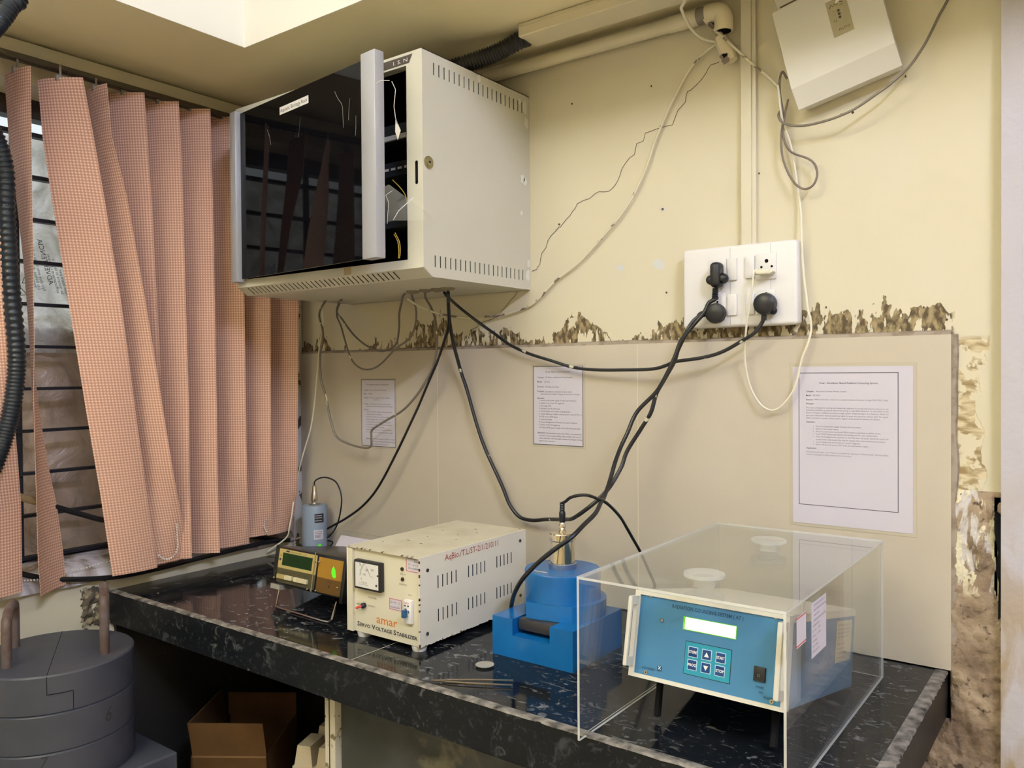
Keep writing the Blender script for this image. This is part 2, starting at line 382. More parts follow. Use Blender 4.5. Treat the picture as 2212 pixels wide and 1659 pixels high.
    def rect(s, x0, x1, y0, y1, d=0.0002, T=None):
        """thin plate in the drawing plane"""
        return s.box(min(x0, x1), max(x0, x1), min(y0, y1), max(y0, y1), 0, d, T)
    def outline(s, x0, x1, y0, y1, w, d=0.0003, T=None):
        s.rect(x0, x1, y0, y0+w, d, T); s.rect(x0, x1, y1-w, y1, d, T); s.rect(x0, x0+w, y0+w, y1-w, d, T); s.rect(x1-w, x1, y0+w, y1-w, d, T); return s
    def disc(s, x, y, r, d=0.0004, n=20, T=None):
        V = [(x+r*math.cos(2*math.pi*k/n), y+r*math.sin(2*math.pi*k/n), z) for z in (0, d) for k in range(n)]
        return s.add(V, [list(range(n))[::-1], list(range(n, 2*n))]+[(k, (k+1) % n, n+(k+1) % n, n+k) for k in range(n)], T)
    def ball(s, c, r, n=8, T=None):
        V = []; Fc = []
        for j in range(1, n):
            for k in range(n): a = math.pi*j/n; b = 2*math.pi*k/n; V.append((c[0]+r*math.sin(a)*math.cos(b), c[1]+r*math.sin(a)*math.sin(b), c[2]+r*math.cos(a)))
        for j in range(n-2):
            for k in range(n): Fc.append((j*n+k, j*n+(k+1) % n, (j+1)*n+(k+1) % n, (j+1)*n+k))
        V += [(c[0], c[1], c[2]+r), (c[0], c[1], c[2]-r)]; t = len(V)
        for k in range(n): Fc.append((t-2, (k+1) % n, k)); Fc.append((t-1, (n-2)*n+k, (n-2)*n+(k+1) % n))
        return s.add(V, Fc, T)
    def text(s, body, x, y, size, width=None, align='LEFT', bold=0.0, T=None, d=0.0003, slant=0.0):
        V, Fc, w, x0 = glyphs(body, bold)
        sx = size if width is None or w == 0 else width/w
        ox = x if align == 'LEFT' else (x-w*sx/2 if align == 'CENTER' else x-w*sx)
        return s.add([((p[0]-x0)*sx+ox+slant*p[1]*size, p[1]*size+y, d) for p in V], Fc, T)
    def build(s, name, mats, parent=None, angle=35, local=False, origin=None):
        if not isinstance(mats, (list, tuple)): mats = [mats]
        me = bpy.data.meshes.new(name)
        if parent is not None:
            if not local:
                inv = WORLD[parent.name].inverted(); s.v = [inv @ p for p in s.v]
        else:
            if origin is None:
                xs = [p.x for p in s.v]; ys = [p.y for p in s.v]; zs = [p.z for p in s.v]
                origin = Vector(((min(xs)+max(xs))/2, (min(ys)+max(ys))/2, min(zs)))
            s.v = [p-Vector(origin) for p in s.v]
        me.from_pydata([tuple(p) for p in s.v], [], s.f)
        for m in mats: me.materials.append(m)
        me.polygons.foreach_set('material_index', s.mi)
        me.polygons.foreach_set('use_smooth', [True]*len(s.f))
        if s.uv:
            lay = me.uv_layers.new(name='UVMap')
            for lp in me.loops: lay.data[lp.index].uv = s.uv.get(lp.vertex_index, (0, 0))
        me.update(); me.set_sharp_from_angle(angle=R_(angle))
        o = bpy.data.objects.new(name, me); COL.objects.link(o)
        if parent is not None:
            o.parent = parent; WORLD[o.name] = WORLD[parent.name]
        else:
            o.location = origin; WORLD[o.name] = Matrix.Translation(Vector(origin))
        return o
GL = {}
def glyphs(body, bold=0.0):
    k = (body, bold)
    if k in GL: return GL[k]
    cu = bpy.data.curves.new('lettering', 'FONT'); cu.body = body; cu.size = 1.0; cu.resolution_u = 2; cu.offset = bold
    ob = bpy.data.objects.new('lettering', cu); COL.objects.link(ob)
    dg = bpy.context.evaluated_depsgraph_get()
    me = ob.evaluated_get(dg).to_mesh()
    V = [tuple(v.co) for v in me.vertices]; Fc = [list(p.vertices) for p in me.polygons]
    ob.evaluated_get(dg).to_mesh_clear(); bpy.data.objects.remove(ob); bpy.data.curves.remove(cu)
    xs = [p[0] for p in V] or [0]
    GL[k] = (V, Fc, max(xs)-min(xs), min(xs)); return GL[k]
def thing(name, label, cat, M, group=None):
    o = bpy.data.objects.new(name, None); COL.objects.link(o); o.empty_display_size = 0.05
    if not isinstance(M, Matrix): M = Matrix.Translation(Vector(M))
    o.matrix_world = M; WORLD[o.name] = M
    o['label'] = label; o['category'] = cat
    if group: o['group'] = group
    return o
def tag(o, label, cat, group=None, kind=None):
    o['label'] = label; o['category'] = cat
    if group: o['group'] = group
    if kind: o['kind'] = kind
    return o
def structure(o): o['kind'] = 'structure'; return o
def cable(name, pts, r, m, label, cat='cable', group=None, n=10):
    b = MB(); b.tube(pts, r, n); return tag(b.build(name, m), label, cat, group)

HC = 0.82
# ------------------------------------------------------------ room shell
b = MB(); b.box(-0.2, 4.3, 0, 0.12, 0, 3.0); wall_back = structure(b.build('wall_back', WALL))
b = MB()
b.box(-0.16, 0, -1.60, 0, 0, 0.86); b.box(-0.16, 0, -1.60, 0, 2.0, 3.0)
b.box(-0.16, 0, -4.0, -1.60, 0, 3.0); b.box(-0.16, 0, -0.004, 0, 0.86, 2.0)
wall_left = structure(b.build('wall_left', CREAM))
b = MB(); b.box(4.2, 4.32, -4.1, 0, 0, 3.0); structure(b.build('wall_right', CREAM))
b = MB(); b.box(-0.2, 4.32, -4.12, -4.0, 0, 3.0); structure(b.build('wall_rear', CREAM))
b = MB(); b.box(-0.3, 4.4, -4.2, 0.2, -0.08, 0.0); structure(b.build('floor', FLOORM))
# low slab round the edge, raised recess in the middle
b = MB()
b.box(0, 0.357, -4.0, 0, 2.091, 2.96); b.box(0.357, 4.2, -0.436, 0, 2.091, 2.96)
b.cur = 1; b.box(-0.2, 4.32, -4.1, 0.12, 2.96, 3.08)
b.cur = 1; b.box(0.3572, 0.3590, -4.0, -0.436, 2.0915, 2.96); b.box(0.359, 4.2, -0.438, -0.4362, 2.0915, 2.96)
ceiling = structure(b.build('ceiling', [CEILM, CEILW]))
# pelmet moulding along the top of the window
b = MB(); b.box(0.0, 0.020, -3.9, -0.0, 2.050, 2.076); b.box(0.0, 0.014, -3.9, -0.0, 2.078, 2.086)
structure(b.build('trim_1', CREAM))
# board lining behind the worktop, with its mortar edge
b = MB(); b.box(0.012, 1.737, -0.010, 0, HC+0.002, 1.402)
b.cur = 1
def rough_edge(P0, P1, w, n, axis):
    poly = []
    for i in range(n+1):
        t = i/n; q = w*(0.55+0.35*noise.noise(Vector((t*9, 3, 1)))+0.12*noise.noise(Vector((t*60, 1, 7))))
        a = P0+(P1-P0)*t
        poly.append((a, max(q, 0.002)))
    return poly
pe = rough_edge(0.012, 1.737, 0.010, 160, 'x')
for i in range(len(pe)-1):
    (a, q), (c, r) = pe[i], pe[i+1]
    b.add([(a, -0.009, 1.398), (c, -0.009, 1.398), (c, -0.006, 1.402+r), (a, -0.006, 1.402+q), (c, 0, 1.404+r), (a, 0, 1.404+q)], [(0, 1, 2, 3), (3, 2, 4, 5)])
pe = rough_edge(HC, 1.402, 0.014, 60, 'z')
for i in range(len(pe)-1):
    (a, q), (c, r) = pe[i], pe[i+1]
    b.add([(1.735, -0.009, a), (1.737+q, -0.006, a), (1.737+r, -0.006, c), (1.735, -0.009, c), (1.739+q, 0, a), (1.739+r, 0, c)], [(0, 1, 2, 3), (1, 4, 5, 2)])
b.cur = 2
b.box(0.5565, 0.5585, -0.0104, -0.009, HC+0.002, 1.402); b.box(1.1345, 1.1365, -0.0104, -0.009, HC+0.002, 1.402)
structure(b.build('trim_2', [BOARD, MORTAR, mat('board_joint', (0.66, 0.59, 0.45), 0.6)]))
# whitewashed pier at the right
b = MB(); b.box(1.812, 4.2, -0.022, 0, 0, 2.091); structure(b.build('trim_3', LILAC))
# broken plaster patch beside the worktop
def plaster_patch():
    b = MB(); nx, nz = 84, 190; x0, x1, z0, z1 = 1.615, 1.812, 0.30, 1.135
    V = []; Fc = []
    for j in range(nz+1):
        z = z0+(z1-z0)*j/nz
        e = 0.010*noise.noise(Vector((z*40, 2, 0)))
        for i in range(nx+1):
            t = i/nx; x = x0+(x1-x0)*t
            d = 0.006+0.007*noise.fractal(Vector((x*30, 5, z*30)), 0.8, 2.2, 5)
            if z > 0.96: d = d*0.55-0.001+(0.004 if noise.noise(Vector((x*45, 9, z*14))) > 0.05 else 0)
            if j > nz-8: d *= (nz-j)/8
            if x < 1.736 and z > 0.735: d = 0
            if 0.955 < z < 1.13 and 1.800+e*0.3 < x < 1.807+e*0.3: d = -0.02
            V.append((x, -max(d, 0.0004) if d > 0 else 0.0, z))
    for j in range(nz):
        for i in range(nx): a = j*(nx+1)+i; Fc.append((a, a+1, a+nx+2, a+nx+1))
    b.add(V, Fc); o = b.build('broken_plaster', PLASTER, wall_back, 60); return o
plaster_patch()
b = MB()
b.prism([(p[0], p[2]) for p in [(1.802,0,1.104),(1.811,0,1.098),(1.812,0,0.928),(1.807,0,0.923),(1.808,0,0.986),(1.804,0,1.005),(1.807,0,1.036),(1.802,0,1.067)]], -0.0135, -0.0005, 'y')
b.build('deep_gap', BLACKM, wall_back)
# hairline cracks and small chips in the wall paint
def crack(pts, w=0.0012):
    P = [Vector(p) for p in pts]; Q = []
    for a, c in zip(P[:-1], P[1:]):
        k = max(2, int((c-a).length/0.012))
        for i in range(k):
            q = a.lerp(c, i/k); q += Vector((random.uniform(-1, 1), 0, random.uniform(-1, 1)))*0.0028; Q.append(q)
    Q.append(P[-1]); return Q
b = MB()
b.strip(crack([(1.3195,-0.0006,1.9692),(1.3018,-0.0006,1.9663),(1.2943,-0.0006,1.9526),(1.2702,-0.0006,1.9298),(1.2488,-0.0006,1.9201),(1.2425,-0.0006,1.9043),(1.2301,-0.0006,1.8896),(1.2174,-0.0006,1.859),(1.1888,-0.0006,1.8614),(1.153,-0.0006,1.8533),(1.1463,-0.0006,1.8368),(1.1313,-0.0006,1.8335),(1.1228,-0.0006,1.814),(1.1058,-0.0006,1.7974),(1.0886,-0.0006,1.7729),(1.0746,-0.0006,1.7508),(1.0589,-0.0006,1.7393),(1.0395,-0.0006,1.7435),(1.0107,-0.0006,1.7335),(0.9814,-0.0006,1.7249),(0.9702,-0.0006,1.7091),(0.9323,-0.0006,1.6756)]), 0.0013, (0, -1, 0))
b.strip(crack([(0.93,-0.001,1.676),(0.907,-0.001,1.659),(0.883,-0.001,1.624),(0.875,-0.001,1.597),(0.867,-0.001,1.585),(0.853,-0.001,1.582)]), 0.0013, (0, -1, 0))
b.strip(crack([(0.809,-0.001,1.536),(0.781,-0.001,1.51),(0.756,-0.001,1.483),(0.705,-0.001,1.469),(0.66,-0.001,1.447)]), 0.0013, (0, -1, 0))
b.build('crack', DARKDOT, wall_back)
b = MB()
for x, _, z in [(1.167,0,1.951),(1.4,0,1.73),(0.93,0,1.684),(1.192,0,1.686),(1.2,0,1.509),(1.729,0,1.428),(1.693,0,1.451),(1.527,0,1.46),(0.967,0,1.954),(1.555,0,1.815),(1.575,0,1.815),(1.664,0,1.861)]:
    b.disc(0, 0, 0.0022, 0.0012, 7, Matrix.Translation((x, 0, z)) @ FACE @ Matrix.Scale(random.uniform(0.5, 1.3), 4, (1, 0, 0)))
b.build('paint_chip', DARKDOT, wall_back)
b = MB()
def blob(b, x, z, r, y=-0.0006):
    n = 18; P = []
    for k in range(n):
        a = 2*math.pi*k/n; q = r*(0.75+0.45*noise.noise(Vector((math.cos(a)*1.5+x*50, math.sin(a)*1.5, z*30)))); P.append((x+q*math.cos(a), y, z+q*math.sin(a)))
    b.add(P, [list(range(n))])
for (x, _, z), r in zip([(1.183,0,1.571),(1.089,0,1.571),(1.198,0,1.685)], (0.016, 0.010, 0.006)): blob(b, x, z, r)
b.build('paint_patch', mat('pale_filler', (0.62, 0.62, 0.60), 0.6), wall_back)

b = MB(); V = []; Fc = []
for j in range(31):
    for i in range(25):
        y = -0.655+0.068*i/24; z = 0.735+0.112*j/30
        edge = min(i, 24-i)/6.0; q = noise.fractal(Vector((y*60, z*60, 4)), 0.8, 2.2, 5)
        V.append((0.004+0.007*q if min(edge, min(j, 30-j)/6.0)+0.9*q > 0.35 else -0.002, y, z))
for j in range(30):
    for i in range(24): a = j*25+i; Fc.append((a, a+1, a+26, a+25))
b.add(V, Fc); b.build('damp_patch', mat('mouldy_plaster', (0.10, 0.08, 0.055), 0.9, var=(60, (0.36, 0.30, 0.19), 0.48, 0.60), bump=(80, 0.8)), wall_left, 60)
# ------------------------------------------------------------ window, grille and what closes it from outside
win = thing('window_1', '', 'window', (-0.1, -0.8, 0.9)); del win['label']; del win['category']; win['kind'] = 'structure'
b = MB(); b.box(-0.160, -0.004, -1.60, -0.004, 0.858, 0.868)
V = []; Fc = []; nx, ny = 10, 90
for i in range(nx+1):
    for j in range(ny+1):
        x = -0.155+0.170*i/nx; y = -1.598+1.594*j/ny
        V.append((x, y, 0.905-0.035*(i/nx)**2-0.018*(1 if i == nx else 0)+0.003*noise.noise(Vector((x*30, y*12, 0)))))
for i in range(nx):
    for j in range(ny): a = i*(ny+1)+j; Fc.append((a, a+ny+1, a+ny+2, a+1))
b.add(V, Fc); b.build('sill', SILLM, win)
b = MB(); b.rbox(-0.03, 0.012, -0.038, -0.003, 0.83, 2.05, 0.002, 1)
b.box(-0.13, -0.03, -0.035, -0.004, 0.90, 2.0)
b.build('side_post', JAMB, win)
b = MB(); b.box(-0.150, -0.110, -1.6, -0.005, 1.955, 2.0); b.box(-0.150, -0.110, -1.6, -0.005, 0.900, 0.908)
b.build('window_frame', mat('dark_wood', (0.03, 0.022, 0.016), 0.6), win)
b = MB()
for k in range(11): b.rbox(-0.111, -0.089, -1.6, -0.02, 0.912+0.1*k-0.0036-0.0014*max(0, k-5)/5, 0.912+0.1*k+0.0036+0.0014*max(0, k-5)/5, 0.001, 1)
b.build('grille_bars', GRILLE, win)
for y in (-0.742, -0.40, -1.08, -1.42):
    b = MB(); b.rbox(-0.112, -0.098, y-0.008, y+0.008, 0.90, 1.99, 0.002, 1); b.build('grille_post', GRILLE, win)
def sheet(name, m, y0, y1, z0, z1, x, amp, label, cat, seed, sc=9):
    b = MB(); ny, nz = 70, 60; V = []; Fc = []
    for j in range(nz+1):
        for i in range(ny+1):
            y = y0+(y1-y0)*i/ny; z = z0+(z1-z0)*j/nz
            q = noise.fractal(Vector((y*sc+seed, z*sc, seed)), 0.9, 2.1, 4)
            V.append((x+amp*q+amp*0.8*abs(noise.noise(Vector((y*sc*1.7, z*sc*1.3+seed, 3)))), y, z))
    for j in range(nz):
        for i in range(ny): a = j*(ny+1)+i; Fc.append((a, a+1, a+ny+2, a+ny+1))
    b.add(V, Fc); return tag(b.build(name, m, angle=70), label, cat)
sheet('plastic_sheet', SHEETB, -1.02, -0.02, 0.87, 1.47, -0.195, 0.018, 'crumpled brown plastic sheet behind the lower window bars', 'plastic sheet', 3, 5)
white_bag = sheet('plastic_bag', SHEETW, -1.00, -0.10, 1.40, 1.925, -0.180, 0.016, 'white printed plastic bag stuffed behind the upper window bars', 'plastic bag', 11, 7)
# print on the bag, seen mirrored because we look at its back
MIR = Matrix(((0, 0, 1, -0.160), (-1, 0, 0, 0), (0, 1, 0, 0), (0, 0, 0, 1)))
b = MB()
def bagtext(body, y, z, size, ang):
    M = Matrix.Translation((-0.1605, y, z)) @ Matrix.Rotation(R_(ang), 4, 'X') @ Matrix(((0, 0, 1, 0), (-1, 0, 0, 0), (0, 1, 0, 0), (0, 0, 0, 1)))
    b.text(body, 0, 0, size, T=M)
for (_, y, z), body, sz in zip([(-0.16,-0.677,1.558),(-0.16,-0.668,1.554),(-0.16,-0.658,1.552),(-0.16,-0.643,1.568),(-0.16,-0.624,1.548),(-0.16,-0.614,1.546),(-0.16,-0.604,1.545)],
        ['material se les', 'Las bolsas de plastico', 'No deje este bolsa o cabeza', 'ADVERTENCIA', 'soffocamenti i bambini', 'Se metere in testa o', 'Non usare per'],
        [0.011, 0.011, 0.011, 0.017, 0.011, 0.011, 0.011]):
    bagtext(body, y, z, sz, -76)
TY = [(-0.16,-0.706,1.544),(-0.16,-0.698,1.573)]
M2 = Matrix.Translation((-0.1605, 0, 0)) @ Matrix(((0, 0, 1, 0), (-1, 0, 0, 0), (0, 1, 0, 0), (0, 0, 0, 1)))
for cx, cy, r in ((-TY[0][1], TY[0][2], 0.012), (-TY[1][1], TY[1][2], 0.009)):
    P = [Vector((cx+r*math.cos(R_(a)), cy+r*math.sin(R_(a)), 0)) for a in (80, 200, 320, 80)]
    [b.strip(P[k:k+2], 0.0016, (0, 0, 1), M2) for k in range(3)]
b.build('printed_text', mat('faded_ink', (0.05, 0.05, 0.05), 0.7), white_bag)

# ------------------------------------------------------------ vertical blind
blind = thing('vertical_blind', 'pink-brown woven vertical blind with twisted slats hanging at the window', 'window blind', (0.05, -0.6, 2.04))
b = MB(); b.rbox(0.030, 0.056, -1.55, -0.05, 2.030, 2.043, 0.002, 1); b.box(0.041, 0.045, -1.55, -0.05, 2.026, 2.030)
b.build('headrail', mat('dark_rail', (0.07, 0.055, 0.035), 0.4), blind)
SL = [
 [(0.013,-0.8914,2.0103,0.107,-0.8572,2.0103),(0.0167,-0.9015,1.548,0.1033,-0.8515,1.548),(0.06,-0.9099,1.1591,0.06,-0.8099,1.1591),(0.0687,-0.8999,1.0599,0.0513,-0.8014,1.0599),(0.0687,-0.8999,0.8725,0.0513,-0.8015,0.8725)],
 [(0.0003,-0.8,2.0053,0.0997,-0.7887,2.0053),(0,-0.7929,1.8681,0.1,-0.7886,1.8681),(0.0004,-0.777,1.7087,0.0996,-0.7892,1.7087),(0.001,-0.7684,1.6133,0.099,-0.7883,1.6133),(0.0021,-0.7599,1.5021,0.0979,-0.7883,1.5021),(0.003,-0.7537,1.4157,0.097,-0.7879,1.4157),(0.0054,-0.7447,1.2932,0.0946,-0.7901,1.2932),(0.0095,-0.7278,1.149,0.0905,-0.7866,1.149),(0.0153,-0.7107,1.0445,0.0847,-0.7827,1.0445),(0.0196,-0.7005,0.9396,0.0804,-0.7799,0.9396),(0.0199,-0.695,0.8593,0.0801,-0.7749,0.8593)],
 [(0.0312,-0.7448,2.003,0.1248,-0.6908,2.003),(0.0398,-0.74,1.8733,0.1162,-0.6636,1.8733),(0.047,-0.7263,1.742,0.109,-0.6378,1.742),(0.051,-0.6946,1.5086,0.105,-0.601,1.5086),(0.0686,-0.6685,1.2675,0.0874,-0.5622,1.2675),(0.0756,-0.6417,1.0689,0.0804,-0.5338,1.0689),(0.0752,-0.6151,0.871,0.0808,-0.5072,0.871)],
 [(0.012,-0.6307,2.0099,0.112,-0.6307,2.0099),(0.012,-0.6222,1.8941,0.112,-0.6222,1.8941),(0.0128,-0.6039,1.7586,0.1112,-0.5866,1.7586),(0.015,-0.5775,1.5152,0.109,-0.5433,1.5152),(0.0187,-0.5517,1.2638,0.1053,-0.5017,1.2638),(0.0187,-0.5267,1.103,0.1053,-0.4767,1.103),(0.0533,-0.5277,0.9505,0.0707,-0.4293,0.9505),(0.0664,-0.5157,0.8752,0.0576,-0.4161,0.8752)],
 [(-0.0013,-0.5766,2.0227,0.0853,-0.5266,2.0227),(-0.0013,-0.5707,1.9149,0.0853,-0.5207,1.9149),(-0.0013,-0.5617,1.771,0.0853,-0.5117,1.771),(-0.0013,-0.5513,1.5185,0.0853,-0.5013,1.5185),(-0.0013,-0.5413,1.263,0.0853,-0.4913,1.263),(0.001,-0.5376,1.1024,0.083,-0.4802,1.1024),(0.042,-0.5508,0.8804,0.042,-0.4508,0.8804)],
 [(-0.0013,-0.4872,2.025,0.0853,-0.4372,2.025),(-0.0013,-0.4835,1.9346,0.0853,-0.4335,1.9346),(-0.0013,-0.4794,1.7848,0.0853,-0.4294,1.7848),(-0.0013,-0.4744,1.5235,0.0853,-0.4244,1.5235),(-0.0013,-0.4699,1.2602,0.0853,-0.4199,1.2602),(-0.0013,-0.4704,1.0958,0.0853,-0.4204,1.0958),(0.001,-0.4731,0.8767,0.083,-0.4158,0.8767)],
 [(-0.0013,-0.3989,2.029,0.0853,-0.3489,2.029),(-0.0013,-0.3973,1.9541,0.0853,-0.3473,1.9541),(-0.0013,-0.3948,1.7989,0.0853,-0.3448,1.7989),(-0.0013,-0.3926,1.5287,0.0853,-0.3426,1.5287),(-0.0013,-0.391,1.2572,0.0853,-0.341,1.2572),(-0.0013,-0.3907,1.0877,0.0853,-0.3407,1.0877),(0.001,-0.3926,0.8761,0.083,-0.3352,0.8761)],
 [(-0.0013,-0.3057,2.0317,0.0853,-0.2557,2.0317),(-0.0013,-0.3057,1.9748,0.0853,-0.2557,1.9748),(-0.0013,-0.3058,1.8138,0.0853,-0.2558,1.8138),(-0.0013,-0.3033,1.5345,0.0853,-0.2533,1.5345),(-0.0013,-0.3022,1.2538,0.0853,-0.2522,1.2538),(-0.0013,-0.3017,1.0785,0.0853,-0.2517,1.0785),(0.0333,-0.3213,0.877,0.0507,-0.2228,0.877)],
 [(-0.0013,-0.2348,2.0314,0.0853,-0.1848,2.0314),(-0.0013,-0.2294,1.8265,0.0853,-0.1794,1.8265),(-0.0013,-0.2191,1.5399,0.0853,-0.1691,1.5399),(-0.0013,-0.2223,1.2507,0.0853,-0.1723,1.2507),(-0.0013,-0.2229,1.0962,0.0853,-0.1729,1.0962),(0.0333,-0.2428,0.8916,0.0507,-0.1444,0.8916)],
 [(-0.0013,-0.1364,2.0393,0.0853,-0.0864,2.0393),(-0.0013,-0.1303,1.8431,0.0853,-0.0803,1.8431),(-0.0013,-0.1223,1.5462,0.0853,-0.0723,1.5462),(-0.0013,-0.1295,1.2472,0.0853,-0.0795,1.2472),(0.0249,-0.1571,1.0083,0.0591,-0.0631,1.0083),(0.0507,-0.1632,0.8891,0.0333,-0.0647,0.8891)],
]
for idx, rb in enumerate(SL):
    rows = []
    for k in range(len(rb)-1):
        for t in range(6): rows.append([a+(c-a)*t/6 for a, c in zip(rb[k], rb[k+1])])
    rows.append(list(rb[-1]))
    b = MB(); nw = 6; L = 0; prev = None
    for side in (0, 1):
        L = 0; prev = None
        for r in rows:
            A = Vector(r[:3]); B_ = Vector(r[3:]); c = (A+B_)/2
            if prev is not None: L += (c-prev).length
            prev = c; d = B_-A; nrm = Vector((d.y, -d.x, 0)).normalized()
            for i in range(nw+1):
                t = i/nw; p = A+d*t+nrm*(0.006*(1-(2*t-1)**2)+side*0.0009)
                b.uv[len(b.v)] = (t*0.1, L); b.v.append(p)
    m = nw+1; nr = len(rows); off = nr*m
    for j in range(nr-1):
        for i in range(nw):
            a = j*m+i; b.f.append([a, a+1, a+m+1, a+m]); b.f.append([off+a, off+a+m, off+a+m+1, off+a+1]); b.mi += [0, 0]
    for j in range(nr-1):
        for i in (0, nw):
            a = j*m+i; b.f.append([a, a+m, off+a+m, off+a]); b.mi.append(0)
    for j in (0, nr-1):
        for i in range(nw):
            a = j*m+i; b.f.append([a, a+1, off+a+1, off+a]); b.mi.append(0)
    s_ = b.build('slat', WEAVE, blind, 60)
    A = Vector(rb[0][:3]); B_ = Vector(rb[0][3:]); c = (A+B_)/2
    h = MB(); h.box(c.x-0.004, c.x+0.004, c.y-0.010, c.y+0.010, c.z-0.006, c.z+0.006); h.box(c.x-0.0015, c.x+0.0015, c.y-0.002, c.y+0.002, c.z, max(c.z+0.004, 2.032))
    h.build('slat_hook', mat('hook_grey', (0.25, 0.22, 0.18), 0.4), s_)
def beads(b, pts, r=0.0022, gap=0.0058):
    P = crom(pts, 24); acc = 0; last = P[0]; b.ball(last, r, 6)
    for p in P[1:]:
        acc += (p-last).length; last = p
        if acc >= gap: b.ball(p, r, 6); acc = 0
b = MB()
beads(b, [(0.085,-0.457,0.969),(0.085,-0.456,0.932),(0.085,-0.455,0.914),(0.085,-0.463,0.895),(0.085,-0.479,0.887),(0.085,-0.495,0.892),(0.085,-0.508,0.904)])
b.build('bead_chain', BEAD, blind); b = MB(); beads(b, [(0.06,-0.175,0.937),(0.06,-0.181,0.92),(0.06,-0.172,0.901)])
b.build('bead_chain', BEAD, blind)
b = MB(); beads(b, [(0.03,-0.805,0.896),(0.03,-0.781,0.889),(0.03,-0.754,0.886)]); b.build('bead_chain', BEAD, blind); b = MB(); beads(b, [(0.01,-0.683,0.889),(0.01,-0.651,0.887),(0.01,-0.618,0.891),(0.01,-0.585,0.892)])
b.build('bead_chain', BEAD, blind)

# black cables lying along the sill
cable('power_cable', [(0.012,-0.845,1.105),(0.012,-0.814,1.087),(0.012,-0.761,1.064),(0.012,-0.707,1.039),(0.012,-0.652,1.015),(0.012,-0.601,0.994),(0.012,-0.515,0.969),(0.012,-0.416,0.943),(0.012,-0.295,0.914),(0.012,-0.162,0.88),(0.012,-0.079,0.857)], 0.0065, CORD, 'thick black cable crossing the window bars and passing behind the slats', group=None)
cable('power_cable', [(0.022,-0.851,0.929),(0.022,-0.801,0.909),(0.022,-0.749,0.887),(0.022,-0.694,0.872),(0.022,-0.586,0.855),(0.022,-0.474,0.853),(0.022,-0.357,0.858),(0.022,-0.23,0.862),(0.022,-0.138,0.864),(0.022,-0.066,0.857)], 0.0062, CORD, 'thick black cable lying along the window sill above the worktop')
b = MB(); b.tube([(0.012,-0.79,1.075),(0.012,-0.771,1.067),(0.012,-0.754,1.059)], 0.0085, 10); tag(b.build('cable_wrap', mat('tan_tape', (0.34, 0.25, 0.12), 0.6)), 'tan tape wrapped round the black cable at the window bars', 'tape')
# corrugated conduit
def corrug(pts, r, m, name, label, pitch=0.006, cat='conduit'):
    P = crom(pts, 40); out = [P[0]]; acc = 0
    for a, c in zip(P[:-1], P[1:]):
        acc += (c-a).length
        if acc >= pitch/4: out.append(c); acc = 0
    b = MB(); b.tube(out, r, 14, smooth=False, rf=lambda i, n: r*(1.0 if (i % 4) in (0, 1) else 0.86))
    return tag(b.build(name, m, angle=80), label, cat)
CONDM = mat('black_conduit', (0.008, 0.013, 0.020), 0.35)
corrug([(0.42, -0.90, 2.955), (0.41, -0.90, 2.6), (0.40, -0.88, 2.3)]+[(0.36,-0.913,2.053),(0.36,-0.932,2.013),(0.36,-0.949,1.98),(0.36,-0.983,1.93)]+[(0.2,-0.975,1.92)]+[(0.1,-0.925,1.902),(0.1,-0.876,1.868),(0.1,-0.844,1.789),(0.1,-0.84,1.664),(0.1,-0.834,1.529),(0.1,-0.825,1.393),(0.1,-0.831,1.305),(0.1,-0.847,1.228),(0.1,-0.869,1.162),(0.1,-0.904,1.071)]+[(0.08, -0.98, 0.75), (0.02, -1.05, 0.3), (0.03, -1.05, 0.02)], 0.018, CONDM, 'corrugated_conduit', 'thick black corrugated conduit hanging down the left edge of the window')

# ------------------------------------------------------------ worktop
wt = thing('worktop', 'long polished black granite worktop with worn grey front edge', 'worktop', (0.87, -0.3, HC))
b = MB(); b.box(0.002, 1.713, -0.573, -0.0105, HC-0.030, HC); b.build('slab', GRANITE, wt)
b = MB(); b.box(0.002, 1.731, -0.587, -0.573, HC-0.0775, HC-0.0012); b.box(1.713, 1.731, -0.573, -0.004, HC-0.0775, HC-0.0012)
b.build('fascia', GRANITE_ROUGH, wt)
b = MB(); n = 120
def edge_strip(P0, P1, Q):
    V = []; Fc = []
    for i in range(n+1):
        t = i/n; p = Vector(P0).lerp(Vector(P1), t); w = 1+0.18*noise.noise(Vector((t*60, 1, 0)))
        q = Vector(Q)*w
        V += [p, p+q*0.92+Vector((0, 0, -0.0002)), p+q+Vector((0, 0, -0.003-0.001*abs(noise.noise(Vector((t*90, 5, 0))))))]
    for i in range(n):
        for k in range(2): Fc.append((3*i+k, 3*i+3+k, 3*i+4+k, 3*i+1+k))
    b.add(V, Fc)
edge_strip((0.002, -0.5735, HC+0.0010), (1.714, -0.5735, HC+0.0010), (0, -0.0150, 0))
edge_strip((1.7135, -0.588, HC+0.0012), (1.7135, -0.012, HC+0.0012), (0.0195, 0, 0))
b.build('worn_edge', GRANITE_EDGE, wt)
for xj in (0.845, 1.349):
    b = MB(); b.box(xj, xj+0.0012, -0.573, -0.02, HC-0.01, HC+0.0002); b.build('slab_joint', mat('white_joint', (0.5, 0.48, 0.42), 0.6), wt)

